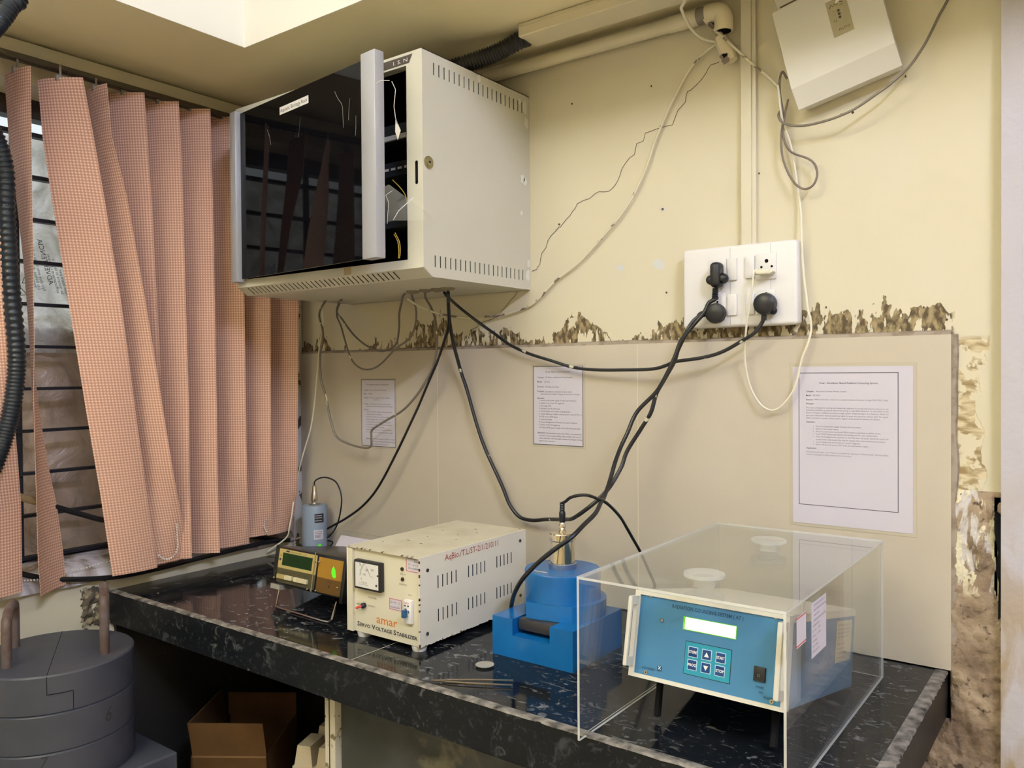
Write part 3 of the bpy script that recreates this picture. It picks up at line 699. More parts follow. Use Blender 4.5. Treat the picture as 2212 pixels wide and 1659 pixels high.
# ------------------------------------------------------------ wall cabinet (network rack)
X0, X1, YF, ZB, ZT = 0.2258, 0.8473, -0.371, 1.538, 1.994
rk = thing('wall_rack', 'beige wall-mounted equipment rack with smoked glass door standing ajar', 'cabinet', (0.5365, -0.001, ZB))
b = MB()
th = 0.0015
prof = [(-0.0005, ZB), (-0.344, ZB), (YF, 1.556), (YF, ZT), (-0.0005, ZT)]
def slotted_side(x0, x1):
    """side wall with two rows of vent slots"""
    ys = [-0.336+0.306*k/19 for k in range(20)]
    z_b0, z_b1, z_t0, z_t1 = 1.5585, 1.5825, 1.949, 1.974
    b.prism([(-0.0005, ZB), (-0.344, ZB), (YF, 1.556), (YF, z_b0), (-0.0005, z_b0)], x0, x1, 'x')
    b.box(x0, x1, YF, -0.0005, z_b1, z_t0); b.box(x0, x1, YF, -0.0005, z_t1, ZT)
    for za, zb in ((z_b0, z_b1), (z_t0, z_t1)):
        e = [YF]+[q for y in ys for q in (y-0.0019, y+0.0019)]+[-0.0005]
        for k in range(0, len(e), 2): b.box(x0, x1, e[k], e[k+1], za, zb)
slotted_side(X1-th, X1); slotted_side(X0, X0+th)
b.box(X0, X1, YF, -0.0005, ZT-th, ZT); b.box(X0+th, X1-th, -0.344, -0.0005, ZB, ZB+th); b.box(X0+th, X1-th, -0.004, -0.0005, ZB, ZT)
# front frame
b.box(X0+th, X1-th, YF, YF+0.02, 1.968, ZT-th); b.box(X0+th, X1-th, YF, YF+0.02, 1.556, 1.574)
b.box(0.802, X1-th, YF, YF+0.0015, 1.574, 1.968); b.box(0.802, 0.8035, YF, YF+0.02, 1.574, 1.968); b.box(X0+th, X0+0.012, YF, YF+0.02, 1.574, 1.968)
# lower sloping strip with slots
L = math.hypot(0.027, 0.018); MS = Matrix.Translation((0, YF, 1.556)) @ Matrix.Rotation(-math.atan2(0.018, 0.027), 4, 'X')
b.box(X0+th, X1-th, 0, 0.004, -0.001, 0, MS); b.box(X0+th, X1-th, L-0.004, L, -0.001, 0, MS)
e = [X0+th]; xs = [0.262+0.0155*k for k in range(33)]
for x in xs: e += [x-0.0021, x+0.0021]
e.append(X1-th)
for k in range(0, len(e), 2): b.box(e[k], e[k+1], 0.004, L-0.004, -0.001, 0, MS)
b.build('rack_body', RACK, rk)
b = MB()
b.box(X0+0.003, X1-0.003, -0.34, -0.005, ZB+0.004, ZT-0.004)
# hollow: flip it inwards by keeping just a dark liner
b.v, b.f, b.mi = [], [], []
b.box(X0+0.0025, X0+0.003, YF+0.022, -0.006, ZB+0.003, ZT-0.003); b.box(X1-0.003, X1-0.0025, YF+0.022, -0.006, ZB+0.003, ZT-0.003)
b.box(X0+0.003, X1-0.003, -0.008, -0.006, ZB+0.003, ZT-0.003); b.box(X0+0.003, X1-0.003, -0.340, -0.006, ZB+0.003, ZB+0.0035); b.box(X0+0.003, X1-0.003, YF+0.022, -0.006, ZT-0.004, ZT-0.0032)
b.build('dark_liner', BLACKM, rk)
b = MB(); b.box(X0+0.05, X1-0.055, -0.30, -0.06, 1.845, 1.885); b.box(X0+0.05, X1-0.055, -0.31, -0.06, 1.77, 1.80); b.box(X0+0.05, X1-0.055, -0.305, -0.06, 1.66, 1.70)
b.build('patch_panel', mat('dark_grey_gear', (0.04, 0.045, 0.05), 0.4), rk)
b = MB(); b.box(0.60, 0.79, -0.312, -0.305, 1.848, 1.858)
for k in range(8): b.box(0.62+0.02*k, 0.632+0.02*k, -0.3135, -0.312, 1.782, 1.787)
b.build('panel_label', WHITEP, rk)
# door: hinged on the left
DM = frame((0.235, -0.372, 1.570), -6.0)
dr = MB(DM)
W_, H_ = 0.570, 0.408
dr.cur = 1; dr.box(0.020, W_-0.04, -0.008, -0.004, 0.004, H_-0.004)
door = dr.build('door', [SILVER, SMOKED], rk)
b = MB(DM); b.rbox(0, 0.026, -0.022, 0.0, -0.004, H_, 0.002, 2); b.build('door_stile', SILVER, door)
b = MB(DM); b.rbox(W_-0.045, W_, -0.024, 0.0, 0, H_, 0.002, 2); b.build('door_stile', SILVER, door)
b = MB(DM @ Matrix.Translation((0, -0.0082, 0)) @ FACE)
(ax, az), (bx, bz), (cx_, cz), (dx_, dz_) = [(0.203,0.3771),(0.3182,0.3794),(0.3215,0.3626),(0.2065,0.3615)]
ang = math.atan2(bz-az, bx-ax)
LM = Matrix.Translation((ax, dz_, 0)) @ Matrix.Rotation(ang*0.6, 4, 'Z')
b.rect(0, bx-ax, 0, 0.017, 0.0004, LM); b.cur = 1; b.text('Aquatic Biology Rack', 0.003, 0.0048, 0.0115, bx-ax-0.006, T=Matrix.Translation((0, 0, 0.0002)) @ LM, d=0.0004)
b.build('name_label', [WHITEP, INK], door)
b = MB(DM @ Matrix.Translation((0, -0.0083, 0)) @ FACE)
def squig(pts, w):
    b = MB(DM @ Matrix.Translation((0, -0.0083, 0)) @ FACE); b.strip(crom([(x, z, 0.0003) for x, z in pts], 5), w*0.6, (0, 0, 1)); b.build('scratch', mat('scratch_white', (0.5, 0.48, 0.42), 0.5), door)
squig([(0.4156,0.3643),(0.4268,0.3471),(0.4412,0.3294),(0.444,0.3048),(0.4452,0.2824)], 0.0012)
squig([(0.4685,0.3375),(0.4649,0.3145),(0.463,0.294)], 0.0010)
squig([(0.4883,0.298),(0.4879,0.2763),(0.486,0.2578)], 0.0012)
squig([(0.1488,0.3398),(0.1585,0.3218),(0.164,0.3014)], 0.0011)
squig([(0.2868,0.3389),(0.2828,0.3193),(0.2787,0.2966)], 0.0005)
# lock and slot on the stile
b = MB(Matrix.Translation((X1, 0, 0)) @ SIDE); b.disc(-0.355, 1.768, 0.0125, 0.003, 28); b.disc(-0.355, 1.768, 0.009, 0.0045, 28); b.cur = 1; b.disc(-0.3545, 1.768, 0.0022, 0.0049, 12); b.rect(-0.3585, -0.3535, 1.7672, 1.7688, 0.0049)
b.build('lock', [mat('brass_lock', (0.42, 0.37, 0.22), 0.35, metal=0.8), BLACKM], rk)
b = MB(Matrix.Translation((0, YF-0.0003, 0)) @ FACE); b.rect(0.827, 0.834, 1.727, 1.768, 0.0004); b.disc(0.8305, 1.768, 0.0035, 0.0004); b.disc(0.8305, 1.727, 0.0035, 0.0004)
b.build('latch_slot', BLACKM, rk)
b = MB(Matrix.Translation((0, YF-0.0003, 0)) @ FACE); b.add([(0.735, 1.972, 0.0004), (0.812, 1.972, 0.0004), (0.822, 1.988, 0.0004), (0.735, 1.988, 0.0004)], [(0, 1, 2, 3)])
b.cur = 1; b.text('I. S. N', 0.768, 1.9755, 0.011, 0.040, T=Matrix.Translation((0, 0, 0.0003)))
b.build('maker_plate', [mat('dark_maker_plate', (0.06, 0.045, 0.035), 0.35), WHITEP], rk)
b = MB(); 
for z, w in ((1.545, 0.010),): b.box(0.612, 0.634, YF-0.0008, YF, 1.557, 1.574)
b.build('brown_tape', mat('brown_tape', (0.42, 0.33, 0.18), 0.4), rk)
# scraped paint at the back edge
b = MB(Matrix.Translation((X1+0.0003, 0, 0)) @ SIDE)
for y, z, r in ((-0.012, 1.93, 0.012), (-0.02, 1.965, 0.012), (-0.04, 1.973, 0.007), (-0.19, 1.984, 0.008), (-0.012, 1.57, 0.012), (-0.008, 1.60, 0.009), (-0.02, 1.79, 0.008), (-0.03, 1.795, 0.010), (-0.035, 1.715, 0.005)):
    nn = 14; P = []
    for k in range(nn):
        a = 2*math.pi*k/nn; q = r*(0.6+0.8*abs(noise.noise(Vector((math.cos(a)*2+y*90, math.sin(a)*2, z*30))))); P.append((min(y+q*math.cos(a), -0.001), z+1.4*q*math.sin(a), 0.0003))
    b = MB(Matrix.Translation((X1+0.0003, 0, 0)) @ SIDE); b.add(P, [list(range(nn))]); b.build('bare_patch', mat('pale_scrape', (0.76, 0.74, 0.66), 0.5), rk)
# clear tape hanging off the door stile
b = MB(); P = [(0.7522,-0.43,1.7023),(0.8204,-0.43,1.7123),(0.9291,-0.43,1.6399),(0.9271,-0.43,1.6308),(0.8112,-0.43,1.6453),(0.7601,-0.43,1.6408)]
b.add([tuple(p) for p in P], [list(range(len(P)))]); b.v = [v+Vector((0, -0.012*math.sin(i), 0)) for i, v in enumerate(b.v)]
b.cur = 1; b.strip([(0.8366,-0.445,1.6401),(0.851,-0.445,1.6558),(0.8752,-0.445,1.6686),(0.8904,-0.445,1.6767)], 0.0014, (0, -1, 0)); b.strip([(0.82,-0.445,1.6347),(0.8224,-0.445,1.6579),(0.8247,-0.445,1.6753),(0.8166,-0.445,1.691),(0.8353,-0.445,1.6972)], 0.0008, (0, -1, 0))
b.build('clear_tape', [FOIL, mat('tape_crease', (0.75, 0.75, 0.85), 0.3)], rk)
b = MB(); b.strip([(0.816,-0.425,1.9183),(0.8262,-0.425,1.8999),(0.8216,-0.425,1.8683),(0.8255,-0.425,1.844),(0.8315,-0.425,1.831)], 0.0018, (0, -1, 0)); P = [(0.8255,-0.425,1.844),(0.8395,-0.425,1.8178),(0.8311,-0.425,1.8002),(0.8243,-0.425,1.8176)]; b.add([tuple(p) for p in P], [(0, 1, 2, 3)])
b.strip([(0.774,-0.452,1.8977),(0.7911,-0.452,1.9088),(0.8122,-0.452,1.913),(0.8368,-0.452,1.9076)], 0.0008, (0, -1, 0))
b.build('tape_curl', mat('tape_white', (0.62, 0.58, 0.52), 0.4), rk)
for fi, pts in enumerate(([(0.7509,-0.36,1.7459),(0.7725,-0.36,1.7271),(0.7874,-0.36,1.7095),(0.7914,-0.36,1.6935)], [(0.7538,-0.36,1.6325),(0.7645,-0.36,1.6157),(0.7674,-0.36,1.5967),(0.7663,-0.36,1.5812)], [(0.7565,-0.36,1.6354),(0.7689,-0.36,1.6153),(0.7717,-0.36,1.5963),(0.7689,-0.36,1.5809)])):
    cable('fibre_cable', pts, 0.0011, YELLOWW, 'thin yellow fibre showing behind the clear tape in the rack door gap' if fi == 0 else 'one of two thin yellow fibres at the foot of the rack door gap', group=None if fi == 0 else 'yellow fibres at the foot of the rack door gap', n=6)

# ------------------------------------------------------------ things under the ceiling behind the rack
b = MB(); b.rbox(0.932, 2.6, -0.160, -0.092, 2.062, 2.0905, 0.002, 1); b.box(0.93, 2.6, -0.161, -0.091, 2.082, 2.084)
tag(b.build('cable_trunking', CREAM), 'cream square cable trunking fixed under the ceiling slab', 'cable trunking')
corrug([(0.934, -0.128, 2.071), (0.915, -0.130, 2.069), (0.86, -0.145, 2.050), (0.80, -0.170, 2.034), (0.73, -0.20, 2.020), (0.66, -0.22, 2.017)], 0.0195, mat('black_conduit_b', (0.012, 0.012, 0.014), 0.35), 'corrugated_sleeve', 'black corrugated sleeve running from the ceiling trunking to the rack top')
b = MB(); b.tube([(0.928, -0.108, 2.074), (0.88, -0.118, 2.068), (0.81, -0.14, 2.056), (0.74, -0.165, 2.045)], 0.009, 10); tag(b.build('loose_cable', CORDCHIP), 'paint-flecked black cable lying along the corrugated sleeve', 'cable')
pipe = thing('water_pipe', 'cream painted pipe along the top of the wall with a broken elbow', 'pipe', (1.0, -0.028, 2.055))
b = MB(); b.tube([(0.40, -0.024, 2.058), (1.318, -0.024, 2.058)], 0.0150, 20, smooth=False); b.tube([(1.22, -0.024, 2.058), (1.318, -0.024, 2.058)], 0.0165, 20, smooth=False); b.build('pipe_run', CREAM, pipe)
b = MB(); b.tube([(1.300, -0.024, 2.058), (1.318, -0.024, 2.058), (1.332, -0.024, 2.053), (1.338, -0.024, 2.040), (1.338, -0.024, 2.016)], 0.0185, 20); b.cur = 1; b.tube([(1.338, -0.024, 2.018), (1.338, -0.024, 2.0155)], 0.0145, 16, smooth=False)
b.build('elbow', [CREAM, BLACKM], pipe)
b = MB(); b.tube([(1.285, -0.026, 2.058), (1.303, -0.026, 2.058)], 0.0172, 16, smooth=False); b.build('bare_patch', mat('bare_grey', (0.22, 0.19, 0.15), 0.7), pipe)
# crumbling pipe stub with a hole
stub = thing('plaster_stub', 'crumbling painted pipe stub with a dark hole on the upper wall', 'pipe stub', [(1.345,-0.02,1.979)][0])
S1 = [(1.329,-0.02,2.004),(1.345,-0.02,1.975),(1.354,-0.02,1.956)]
b = MB(); b.tube(S1, 0.013, 14, smooth=False, rf=lambda i, n: (0.013, 0.016, 0.011)[i]); 
b.v = [v+Vector((noise.noise(v*90), noise.noise(v*90+Vector((5, 0, 0))), noise.noise(v*90+Vector((0, 9, 0)))))*0.0035 for v in b.v]
b.build('stub_body', CREAM, stub)
b = MB(); S2 = [(1.343,-0.036,1.961)][0]; blob(b, S2[0], S2[2], 0.010, S2[1]); S2 = [(1.346,-0.035,1.952)][0]; blob(b, S2[0], S2[2], 0.009, S2[1])
b.build('bare_metal', mat('bare_metal_grey', (0.25, 0.20, 0.16), 0.7), stub)
b = MB(); S2 = [(1.345,-0.037,1.963)][0]; blob(b, S2[0], S2[2], 0.0058, S2[1]); b.build('hole', BLACKM, stub)
b = MB(); b.tube([(1.304,-0.008,2.048),(1.317,-0.008,2.026),(1.328,-0.008,2.008)], 0.006, 8, smooth=False, rf=lambda i, n: (0.004, 0.007, 0.005)[i]); tag(b.build('wall_plug', mat('bare_grey2', (0.34, 0.29, 0.21), 0.8)), 'small grey broken wall plug between pipe elbow and stub', 'wall plug')

# vertical casing down to the switchboard
b = MB(); b.box(1.369, 1.389, -0.014, 0, 1.585, 2.0905); b.box(1.389, 1.397, -0.010, 0, 1.585, 2.0905)
tag(b.build('cable_casing', mat('cream_casing', (0.66, 0.605, 0.455), 0.45)), 'cream vertical cable casing running down to the switchboard', 'cable casing')

# ------------------------------------------------------------ switchboard with plugs
SB = thing('switchboard', 'white triple switch and socket board above the wall lining', 'switchboard', (1.367, -0.001, 1.51))
b = MB(); b.rbox(1.252, 1.484, -0.034, 0, 1.429, 1.589, 0.007, 4); b.build('plate', WHITEP, SB)
def px_rect(b, q, d0, d1, r=0.0012):
    b.rbox(q[0][0], q[1][0], -d1, -d0, q[1][2], q[0][2], r, 2)
for q in ([(1.349,-0.036,1.563),(1.368,-0.036,1.52)], [(1.349,-0.036,1.493),(1.368,-0.036,1.451)], [(1.385,-0.036,1.564),(1.403,-0.036,1.521)], [(1.387,-0.036,1.493),(1.403,-0.036,1.451)]):
    b = MB(); px_rect(b, q, 0.030, 0.0385); sw = b.build('switch', WHITEP2, SB)
for q, hol in (([(1.309,-0.036,1.564),(1.346,-0.036,1.52)], ()), ([(1.32,-0.036,1.497),(1.345,-0.036,1.444)], [(1.327,-0.037,1.487),(1.328,-0.037,1.479)]), ([(1.405,-0.036,1.567),(1.445,-0.036,1.517)], [(1.427,-0.037,1.552),(1.417,-0.037,1.541),(1.437,-0.037,1.541)]), ([(1.407,-0.036,1.497),(1.443,-0.036,1.451)], [(1.426,-0.037,1.489)])):
    b = MB(); px_rect(b, q, 0.030, 0.0368); so_ = b.build('socket', WHITEP2, SB)
    if len(hol):
        h = MB()
        for k, (x, y, z) in enumerate(hol): h.disc(0, 0, 0.0036 if k == 0 else 0.0023, 0.0004, 16, Matrix.Translation((x, y, z)) @ FACE)
        h.build('pin_hole', BLACKM, so_)
b = MB(); q = [(1.268,-0.032,1.569),(1.276,-0.032,1.564)]; b.box(q[0][0], q[1][0], -0.0328, -0.032, q[1][2], q[0][2]); b.build('maker_mark', INK, SB)
b = MB(); b.box(1.3532, 1.3537, -0.0343, -0.030, 1.433, 1.585); b.build('seam', mat('seam_grey', (0.35, 0.33, 0.31), 0.6), SB)
b = MB(); b.box(1.4338, 1.4343, -0.0343, -0.030, 1.433, 1.585); b.build('seam', mat('seam_grey', (0.35, 0.33, 0.31), 0.6), SB)

def plug(name, label, body_fn, cordpts, r, m, origin, cm):
    t = thing(name, label, 'power plug', origin)
    b = MB(); body_fn(b); b.build('plug_body', m, t)
    b = MB(); b.tube(cordpts, r, 10); b.build('cord', cm, t); return t
q = [(1.333,-0.06,1.534),(1.326,-0.06,1.48),(1.319,-0.06,1.526),(1.348,-0.06,1.518)]
def body1(b):
    x, y, z = q[0]
    b.rbox(x-0.011, x+0.011, -0.066, -0.037, z-0.028, z+0.022, 0.009, 4); b.ball((x-0.0125, -0.052, z-0.012), 0.0095, 12); b.ball((x+0.0135, -0.052, z-0.011), 0.0105, 12)
    for k in range(6): b.lathe([(0.0048, 0), (0.0062, 0.0012), (0.0062, 0.0024), (0.0048, 0.0036)], (x-0.0035-k*0.0003, -0.050, z-0.032-0.0036*k), 14)
plug('power_plug', 'tall black three-pin plug in the upper left socket', body1,
     [(q[0][0]-0.004, -0.050, q[0][2]-0.05)]+[(1.3175,-0.055,1.4762),(1.3099,-0.06,1.458),(1.2937,-0.07,1.4354),(1.2682,-0.075,1.4039),(1.2563,-0.08,1.3717),(1.2424,-0.085,1.3395),(1.2202,-0.09,1.3013),(1.1814,-0.1,1.2597),(1.1697,-0.12,1.2172),(1.1647,-0.14,1.1884),(1.1687,-0.17,1.1607),(1.1731,-0.2,1.1259),(1.1837,-0.24,1.1022),(1.1894,-0.26,1.0974),(1.201,-0.3,1.0834),(1.2017,-0.34,1.0693),(1.1974,-0.375,1.0522),(1.1676,-0.395,1.026),(1.1351,-0.4,0.998),(1.1074,-0.4,0.9692),(1.0795,-0.385,0.9381),(1.0307,-0.33,0.8959),(0.9471,-0.22,0.8398)], 0.0042, BLACK, q[0], CORD)
q2 = [(1.329,-0.055,1.456)]
def body2(b):
    x, y, z = q2[0]
    b.lathe([(0.014, 0), (0.019, 0.003), (0.0205, 0.012), (0.018, 0.022), (0.011, 0.0255)], (0, 0, 0), 28, Matrix.Translation((x, -0.037, z)) @ FACE)
    b.tube([(x-0.010, -0.052, z+0.002), (x-0.026, -0.054, z-0.001), (x-0.032, -0.055, z-0.006)], 0.0065, 12)
plug('power_plug', 'round black plug in the lower left socket, cord leaving sideways', body2,
     [(q2[0][0]-0.024, -0.054, q2[0][2]-0.002)]+[(1.2989,-0.055,1.4524),(1.2813,-0.06,1.4345),(1.2598,-0.07,1.3885),(1.2529,-0.075,1.3626),(1.2338,-0.08,1.3273),(1.2177,-0.085,1.2974),(1.2076,-0.09,1.259),(1.1854,-0.09,1.2253),(1.1586,-0.1,1.1793),(1.151,-0.11,1.1483),(1.1426,-0.13,1.1185),(1.1378,-0.15,1.1007),(1.1242,-0.16,1.0839),(1.1039,-0.17,1.0647),(1.0653,-0.16,1.0405),(1.0189,-0.12,1.0269),(0.9208,-0.05,1.0064),(0.8713,-0.035,0.997),(0.8316,-0.03,1.0009),(0.8031,-0.03,1.0269),(0.784,-0.03,1.0641),(0.7633,-0.03,1.0995),(0.738,-0.03,1.1418),(0.7168,-0.03,1.1837),(0.6954,-0.03,1.2376),(0.6738,-0.03,1.2991),(0.6605,-0.035,1.3405),(0.6558,-0.045,1.3772),(0.6556,-0.06,1.4169),(0.6716,-0.09,1.4604),(0.6937,-0.12,1.4966),(0.7363,-0.17,1.5263)], 0.0043, BLACK, q2[0], CORDCHIP)
q3 = [(1.428,-0.055,1.469)]
def body3(b):
    x, y, z = q3[0]
    b.lathe([(0.016, 0), (0.0205, 0.003), (0.0215, 0.010), (0.020, 0.020), (0.012, 0.025)], (0, 0, 0), 28, Matrix.Translation((x, -0.037, z)) @ FACE)
    b.ball((x+0.014, -0.045, z-0.013), 0.008, 12); b.tube([(x-0.002, -0.048, z-0.017), (x-0.003, -0.048, z-0.031)], 0.0050, 12)
plug('power_plug', 'round black plug in the lower right socket, cord dropping straight', body3,
     [(q3[0][0]-0.003, -0.048, q3[0][2]-0.026)]+[(1.4206,-0.045,1.4338),(1.4097,-0.05,1.4163),(1.3896,-0.05,1.4037),(1.3428,-0.05,1.3796),(1.2993,-0.05,1.3686),(1.2465,-0.055,1.3619),(1.2259,-0.055,1.3546),(1.192,-0.05,1.3473),(1.1214,-0.04,1.3459),(1.0497,-0.035,1.3465),(0.9867,-0.03,1.3522),(0.9242,-0.03,1.3688),(0.8592,-0.03,1.3871),(0.8052,-0.03,1.4091),(0.7636,-0.03,1.4347),(0.7393,-0.035,1.4511),(0.7084,-0.05,1.4764),(0.6985,-0.09,1.5015),(0.7159,-0.15,1.5205),(0.725,-0.17,1.527)], 0.0036, BLACK, q3[0], CORDCHIP)
q4 = [(1.428,-0.05,1.529)]
def body4(b):
    x, y, z = q4[0]
    b.rbox(x-0.013, x+0.012, -0.062, -0.037, z-0.005, z+0.005, 0.003, 3); b.prism([(x+0.010, z-0.005), (x+0.018, z), (x+0.010, z+0.005)], -0.058, -0.040); b.ball((x-0.014, -0.055, z+0.001), 0.006, 10)
plug('power_plug', 'flat cream two-pin plug in the upper right socket', body4,
     [(q4[0][0]-0.013, -0.058, q4[0][2]+0.002)]+[(1.4109,-0.062,1.5284),(1.4081,-0.062,1.5014),(1.4027,-0.06,1.471),(1.3944,-0.055,1.4318),(1.3878,-0.045,1.4012),(1.383,-0.035,1.37),(1.3847,-0.03,1.3384),(1.3902,-0.025,1.3111),(1.4002,-0.025,1.2904),(1.413,-0.025,1.2744),(1.4293,-0.025,1.2658),(1.4454,-0.025,1.2697),(1.4596,-0.025,1.2841),(1.4727,-0.025,1.3027),(1.4806,-0.025,1.3246),(1.4858,-0.025,1.3465),(1.491,-0.025,1.3682),(1.4996,-0.025,1.3897),(1.505,-0.02,1.4157),(1.5042,-0.02,1.4375),(1.5,-0.02,1.455),(1.4966,-0.02,1.4813),(1.4924,-0.02,1.5164),(1.4899,-0.02,1.5514),(1.4883,-0.02,1.5864),(1.4834,-0.012,1.6492),(1.4768,-0.01,1.6942),(1.4708,-0.01,1.739),(1.4655,-0.015,1.774),(1.4584,-0.02,1.8004),(1.4548,-0.025,1.8157),(1.4538,-0.035,1.837),(1.4513,-0.035,1.8636),(1.447,-0.03,1.8834)], 0.0021, CREAMCORD, q4[0], CREAMCORD)

# ------------------------------------------------------------ tilted power box on the wall
WM = frame((1.4895, -0.001, 1.824), 0, 0, 13.4)
wf = thing('power_backup_box', 'white wall box hung askew with tan indicator label', 'wall box', WM)
b = MB(WM); W2, H2 = 0.182, 0.235
b.rbox(0.006, W2-0.006, -0.036, 0, 0.008, H2, 0.003, 2)
b.prism([(-0.034, 0.003), (-0.037, 0.003), (-0.053, 0.040), (-0.053, 0.193), (-0.034, 0.197)], 0, W2, 'x')
b.build('casing', WIFI, wf, 15)
b = MB(WM); b.box(0.012, W2-0.02, -0.0364, -0.030, 0.203, 0.206); b.build('vent_groove', mat('groove_brown', (0.16, 0.11, 0.06), 0.7), wf)
b = MB(WM @ Matrix.Translation((0.092, -0.0532, 0.095)) @ FACE)
b.rect(0, 0.035, 0, 0.068, 0.0004); b.cur = 1; b.text('PLUTO', 0.0115, 0.008, 0.0062, 0.019, d=0.0006)
for k in range(3): b.disc(0.018, 0.032+0.0062*k, 0.0024, 0.0007)
b.text('c', 0.009, 0.045, 0.005, d=0.0006); b.text('-', 0.010, 0.038, 0.007, d=0.0006); b.text('U', 0.007, 0.026, 0.007, d=0.0006)
b.strip([(0.005, 0.054, 0.0006), (0.008, 0.060, 0.0006), (0.011, 0.055, 0.0006), (0.014, 0.059, 0.0006), (0.017, 0.055, 0.0006), (0.022, 0.060, 0.0006), (0.028, 0.056, 0.0006)], 0.0013, (0, 0, 1)); b.text('UPS', 0.022, 0.0515, 0.004, 0.006, d=0.0006)
b.cur = 2; b.disc(0.020, 0.061, 0.0035, 0.0005)
b.build('indicator_label', [TANL, mat('label_ink', (0.06, 0.05, 0.03), 0.6), WHITEP], wf)
cable('grey_wire', [(1.7419,-0.008,1.9946),(1.7284,-0.012,1.9655),(1.7188,-0.014,1.9477),(1.7084,-0.02,1.9223),(1.6978,-0.03,1.8964),(1.683,-0.04,1.87),(1.6681,-0.046,1.8526),(1.6496,-0.046,1.8392),(1.6269,-0.045,1.8267),(1.5922,-0.045,1.8085),(1.5638,-0.042,1.8008),(1.5343,-0.038,1.7974),(1.4996,-0.033,1.7975),(1.473,-0.03,1.8032),(1.4556,-0.03,1.8126),(1.4479,-0.028,1.825),(1.4471,-0.02,1.836),(1.4491,-0.01,1.8434)], 0.0024, GREYCHIP, 'grey paint-flecked wire sweeping from the ceiling round the tilted box')
cable('grey_wire', [(1.4613,-0.02,1.8962),(1.4532,-0.022,1.9106),(1.4479,-0.022,1.8942),(1.4494,-0.024,1.867),(1.4537,-0.024,1.8398),(1.4539,-0.022,1.8166),(1.4505,-0.02,1.7931),(1.4504,-0.02,1.7667),(1.4539,-0.02,1.7441),(1.4626,-0.02,1.719),(1.4754,-0.022,1.6966),(1.4898,-0.024,1.6837),(1.5017,-0.024,1.6821),(1.5118,-0.024,1.6884),(1.5172,-0.022,1.7034),(1.515,-0.02,1.7196),(1.5091,-0.02,1.7308),(1.4972,-0.02,1.7405),(1.4766,-0.02,1.7509),(1.4636,-0.02,1.7627),(1.4558,-0.02,1.7807),(1.4547,-0.022,1.8006),(1.4589,-0.024,1.83),(1.463,-0.02,1.8565)], 0.0021, mat('brown_grey_wire', (0.17, 0.13, 0.105), 0.5), 'brown-grey wire looping below the tilted box')
cable('white_wire', [(1.2, -0.30, 2.088), (1.215, -0.26, 2.085)]+[(1.305,-0.16,2.0462),(1.292,-0.12,2.038),(1.2827,-0.07,2.0308),(1.2806,-0.03,2.0245),(1.2926,-0.012,2.0152),(1.3152,-0.012,2.0049),(1.335,-0.02,1.9956)], 0.0030, CREAMCORD, 'cream wire dropping from the ceiling slab to the crumbling stub')
cable('painted_wire', [(0.6683,-0.012,2.0645),(0.7391,-0.009,2.0657),(0.8093,-0.009,2.0632),(0.8765,-0.009,2.0587),(0.9909,-0.009,2.0573),(1.0859,-0.009,2.0577),(1.1643,-0.009,2.0609),(1.2283,-0.009,2.0629),(1.2707,-0.012,2.0593),(1.2991,-0.02,2.0435),(1.3276,-0.03,2.0144),(1.3546,-0.038,1.985),(1.3763,-0.034,1.9603),(1.3948,-0.022,1.939),(1.4193,-0.014,1.9135),(1.441,-0.012,1.8888)], 0.0024, PAINTCHIP, 'cream painted wire running under the pipe and slanting to the tilted box')
cable('painted_wire', [(0.6766,-0.022,2.069),(0.7477,-0.02,2.0672),(0.8037,-0.02,2.0612),(0.8972,-0.02,2.0581),(1.0574,-0.02,2.0582),(1.1924,-0.022,2.0591),(1.276,-0.024,2.0575),(1.3046,-0.026,2.0437),(1.3356,-0.026,2.01)], 0.0022, PAINTCHIP, 'thin cream painted wire pressed against the underside of the pipe')
cable('painted_wire', [(0.598,-0.16,1.5215),(0.6017,-0.14,1.5115),(0.6087,-0.09,1.495),(0.6341,-0.05,1.4845),(0.6742,-0.03,1.479),(0.7261,-0.018,1.4795),(0.7769,-0.01,1.4831),(0.8308,-0.008,1.4938),(0.8713,-0.008,1.5112),(0.9238,-0.008,1.553),(0.9869,-0.008,1.5892),(1.0476,-0.008,1.6393),(1.1002,-0.008,1.6882),(1.131,-0.008,1.7292),(1.1567,-0.008,1.775),(1.1755,-0.008,1.821),(1.1897,-0.008,1.8526),(1.2112,-0.008,1.8922),(1.2324,-0.008,1.9263),(1.2532,-0.008,1.958),(1.2796,-0.01,1.9815),(1.3111,-0.014,1.996),(1.3331,-0.02,1.9961)], 0.0026, PAINTCHIP, 'painted-over wire curving up the wall from under the rack to the stub')

# ------------------------------------------------------------ cables hanging under the rack
G_ = 'grey cables looping under the rack'
def k6(pts): return pts
cable('hanging_cable', [(0.30, -0.15, 1.545)]+[(0.1591,-0.06,1.5136),(0.1713,-0.06,1.4706),(0.1727,-0.06,1.4366),(0.1605,-0.06,1.3944),(0.1627,-0.06,1.3306),(0.1842,-0.06,1.2755),(0.2022,-0.06,1.2125),(0.2265,-0.06,1.1671),(0.2814,-0.06,1.1487),(0.3349,-0.06,1.1422),(0.3611,-0.06,1.1472),(0.3643,-0.06,1.1687),(0.3646,-0.06,1.1869),(0.3762,-0.06,1.1974),(0.4218,-0.06,1.2189),(0.4772,-0.06,1.244),(0.5204,-0.06,1.2758),(0.5575,-0.06,1.3145),(0.5888,-0.06,1.36),(0.6021,-0.06,1.4163),(0.5977,-0.06,1.473),(0.5828,-0.06,1.5076)]+[(0.6029,-0.1,1.5254),(0.6369,-0.14,1.5372)], 0.0030, GREYCHIP, 'long grey cable hanging lowest under the rack, crossing the small notice')
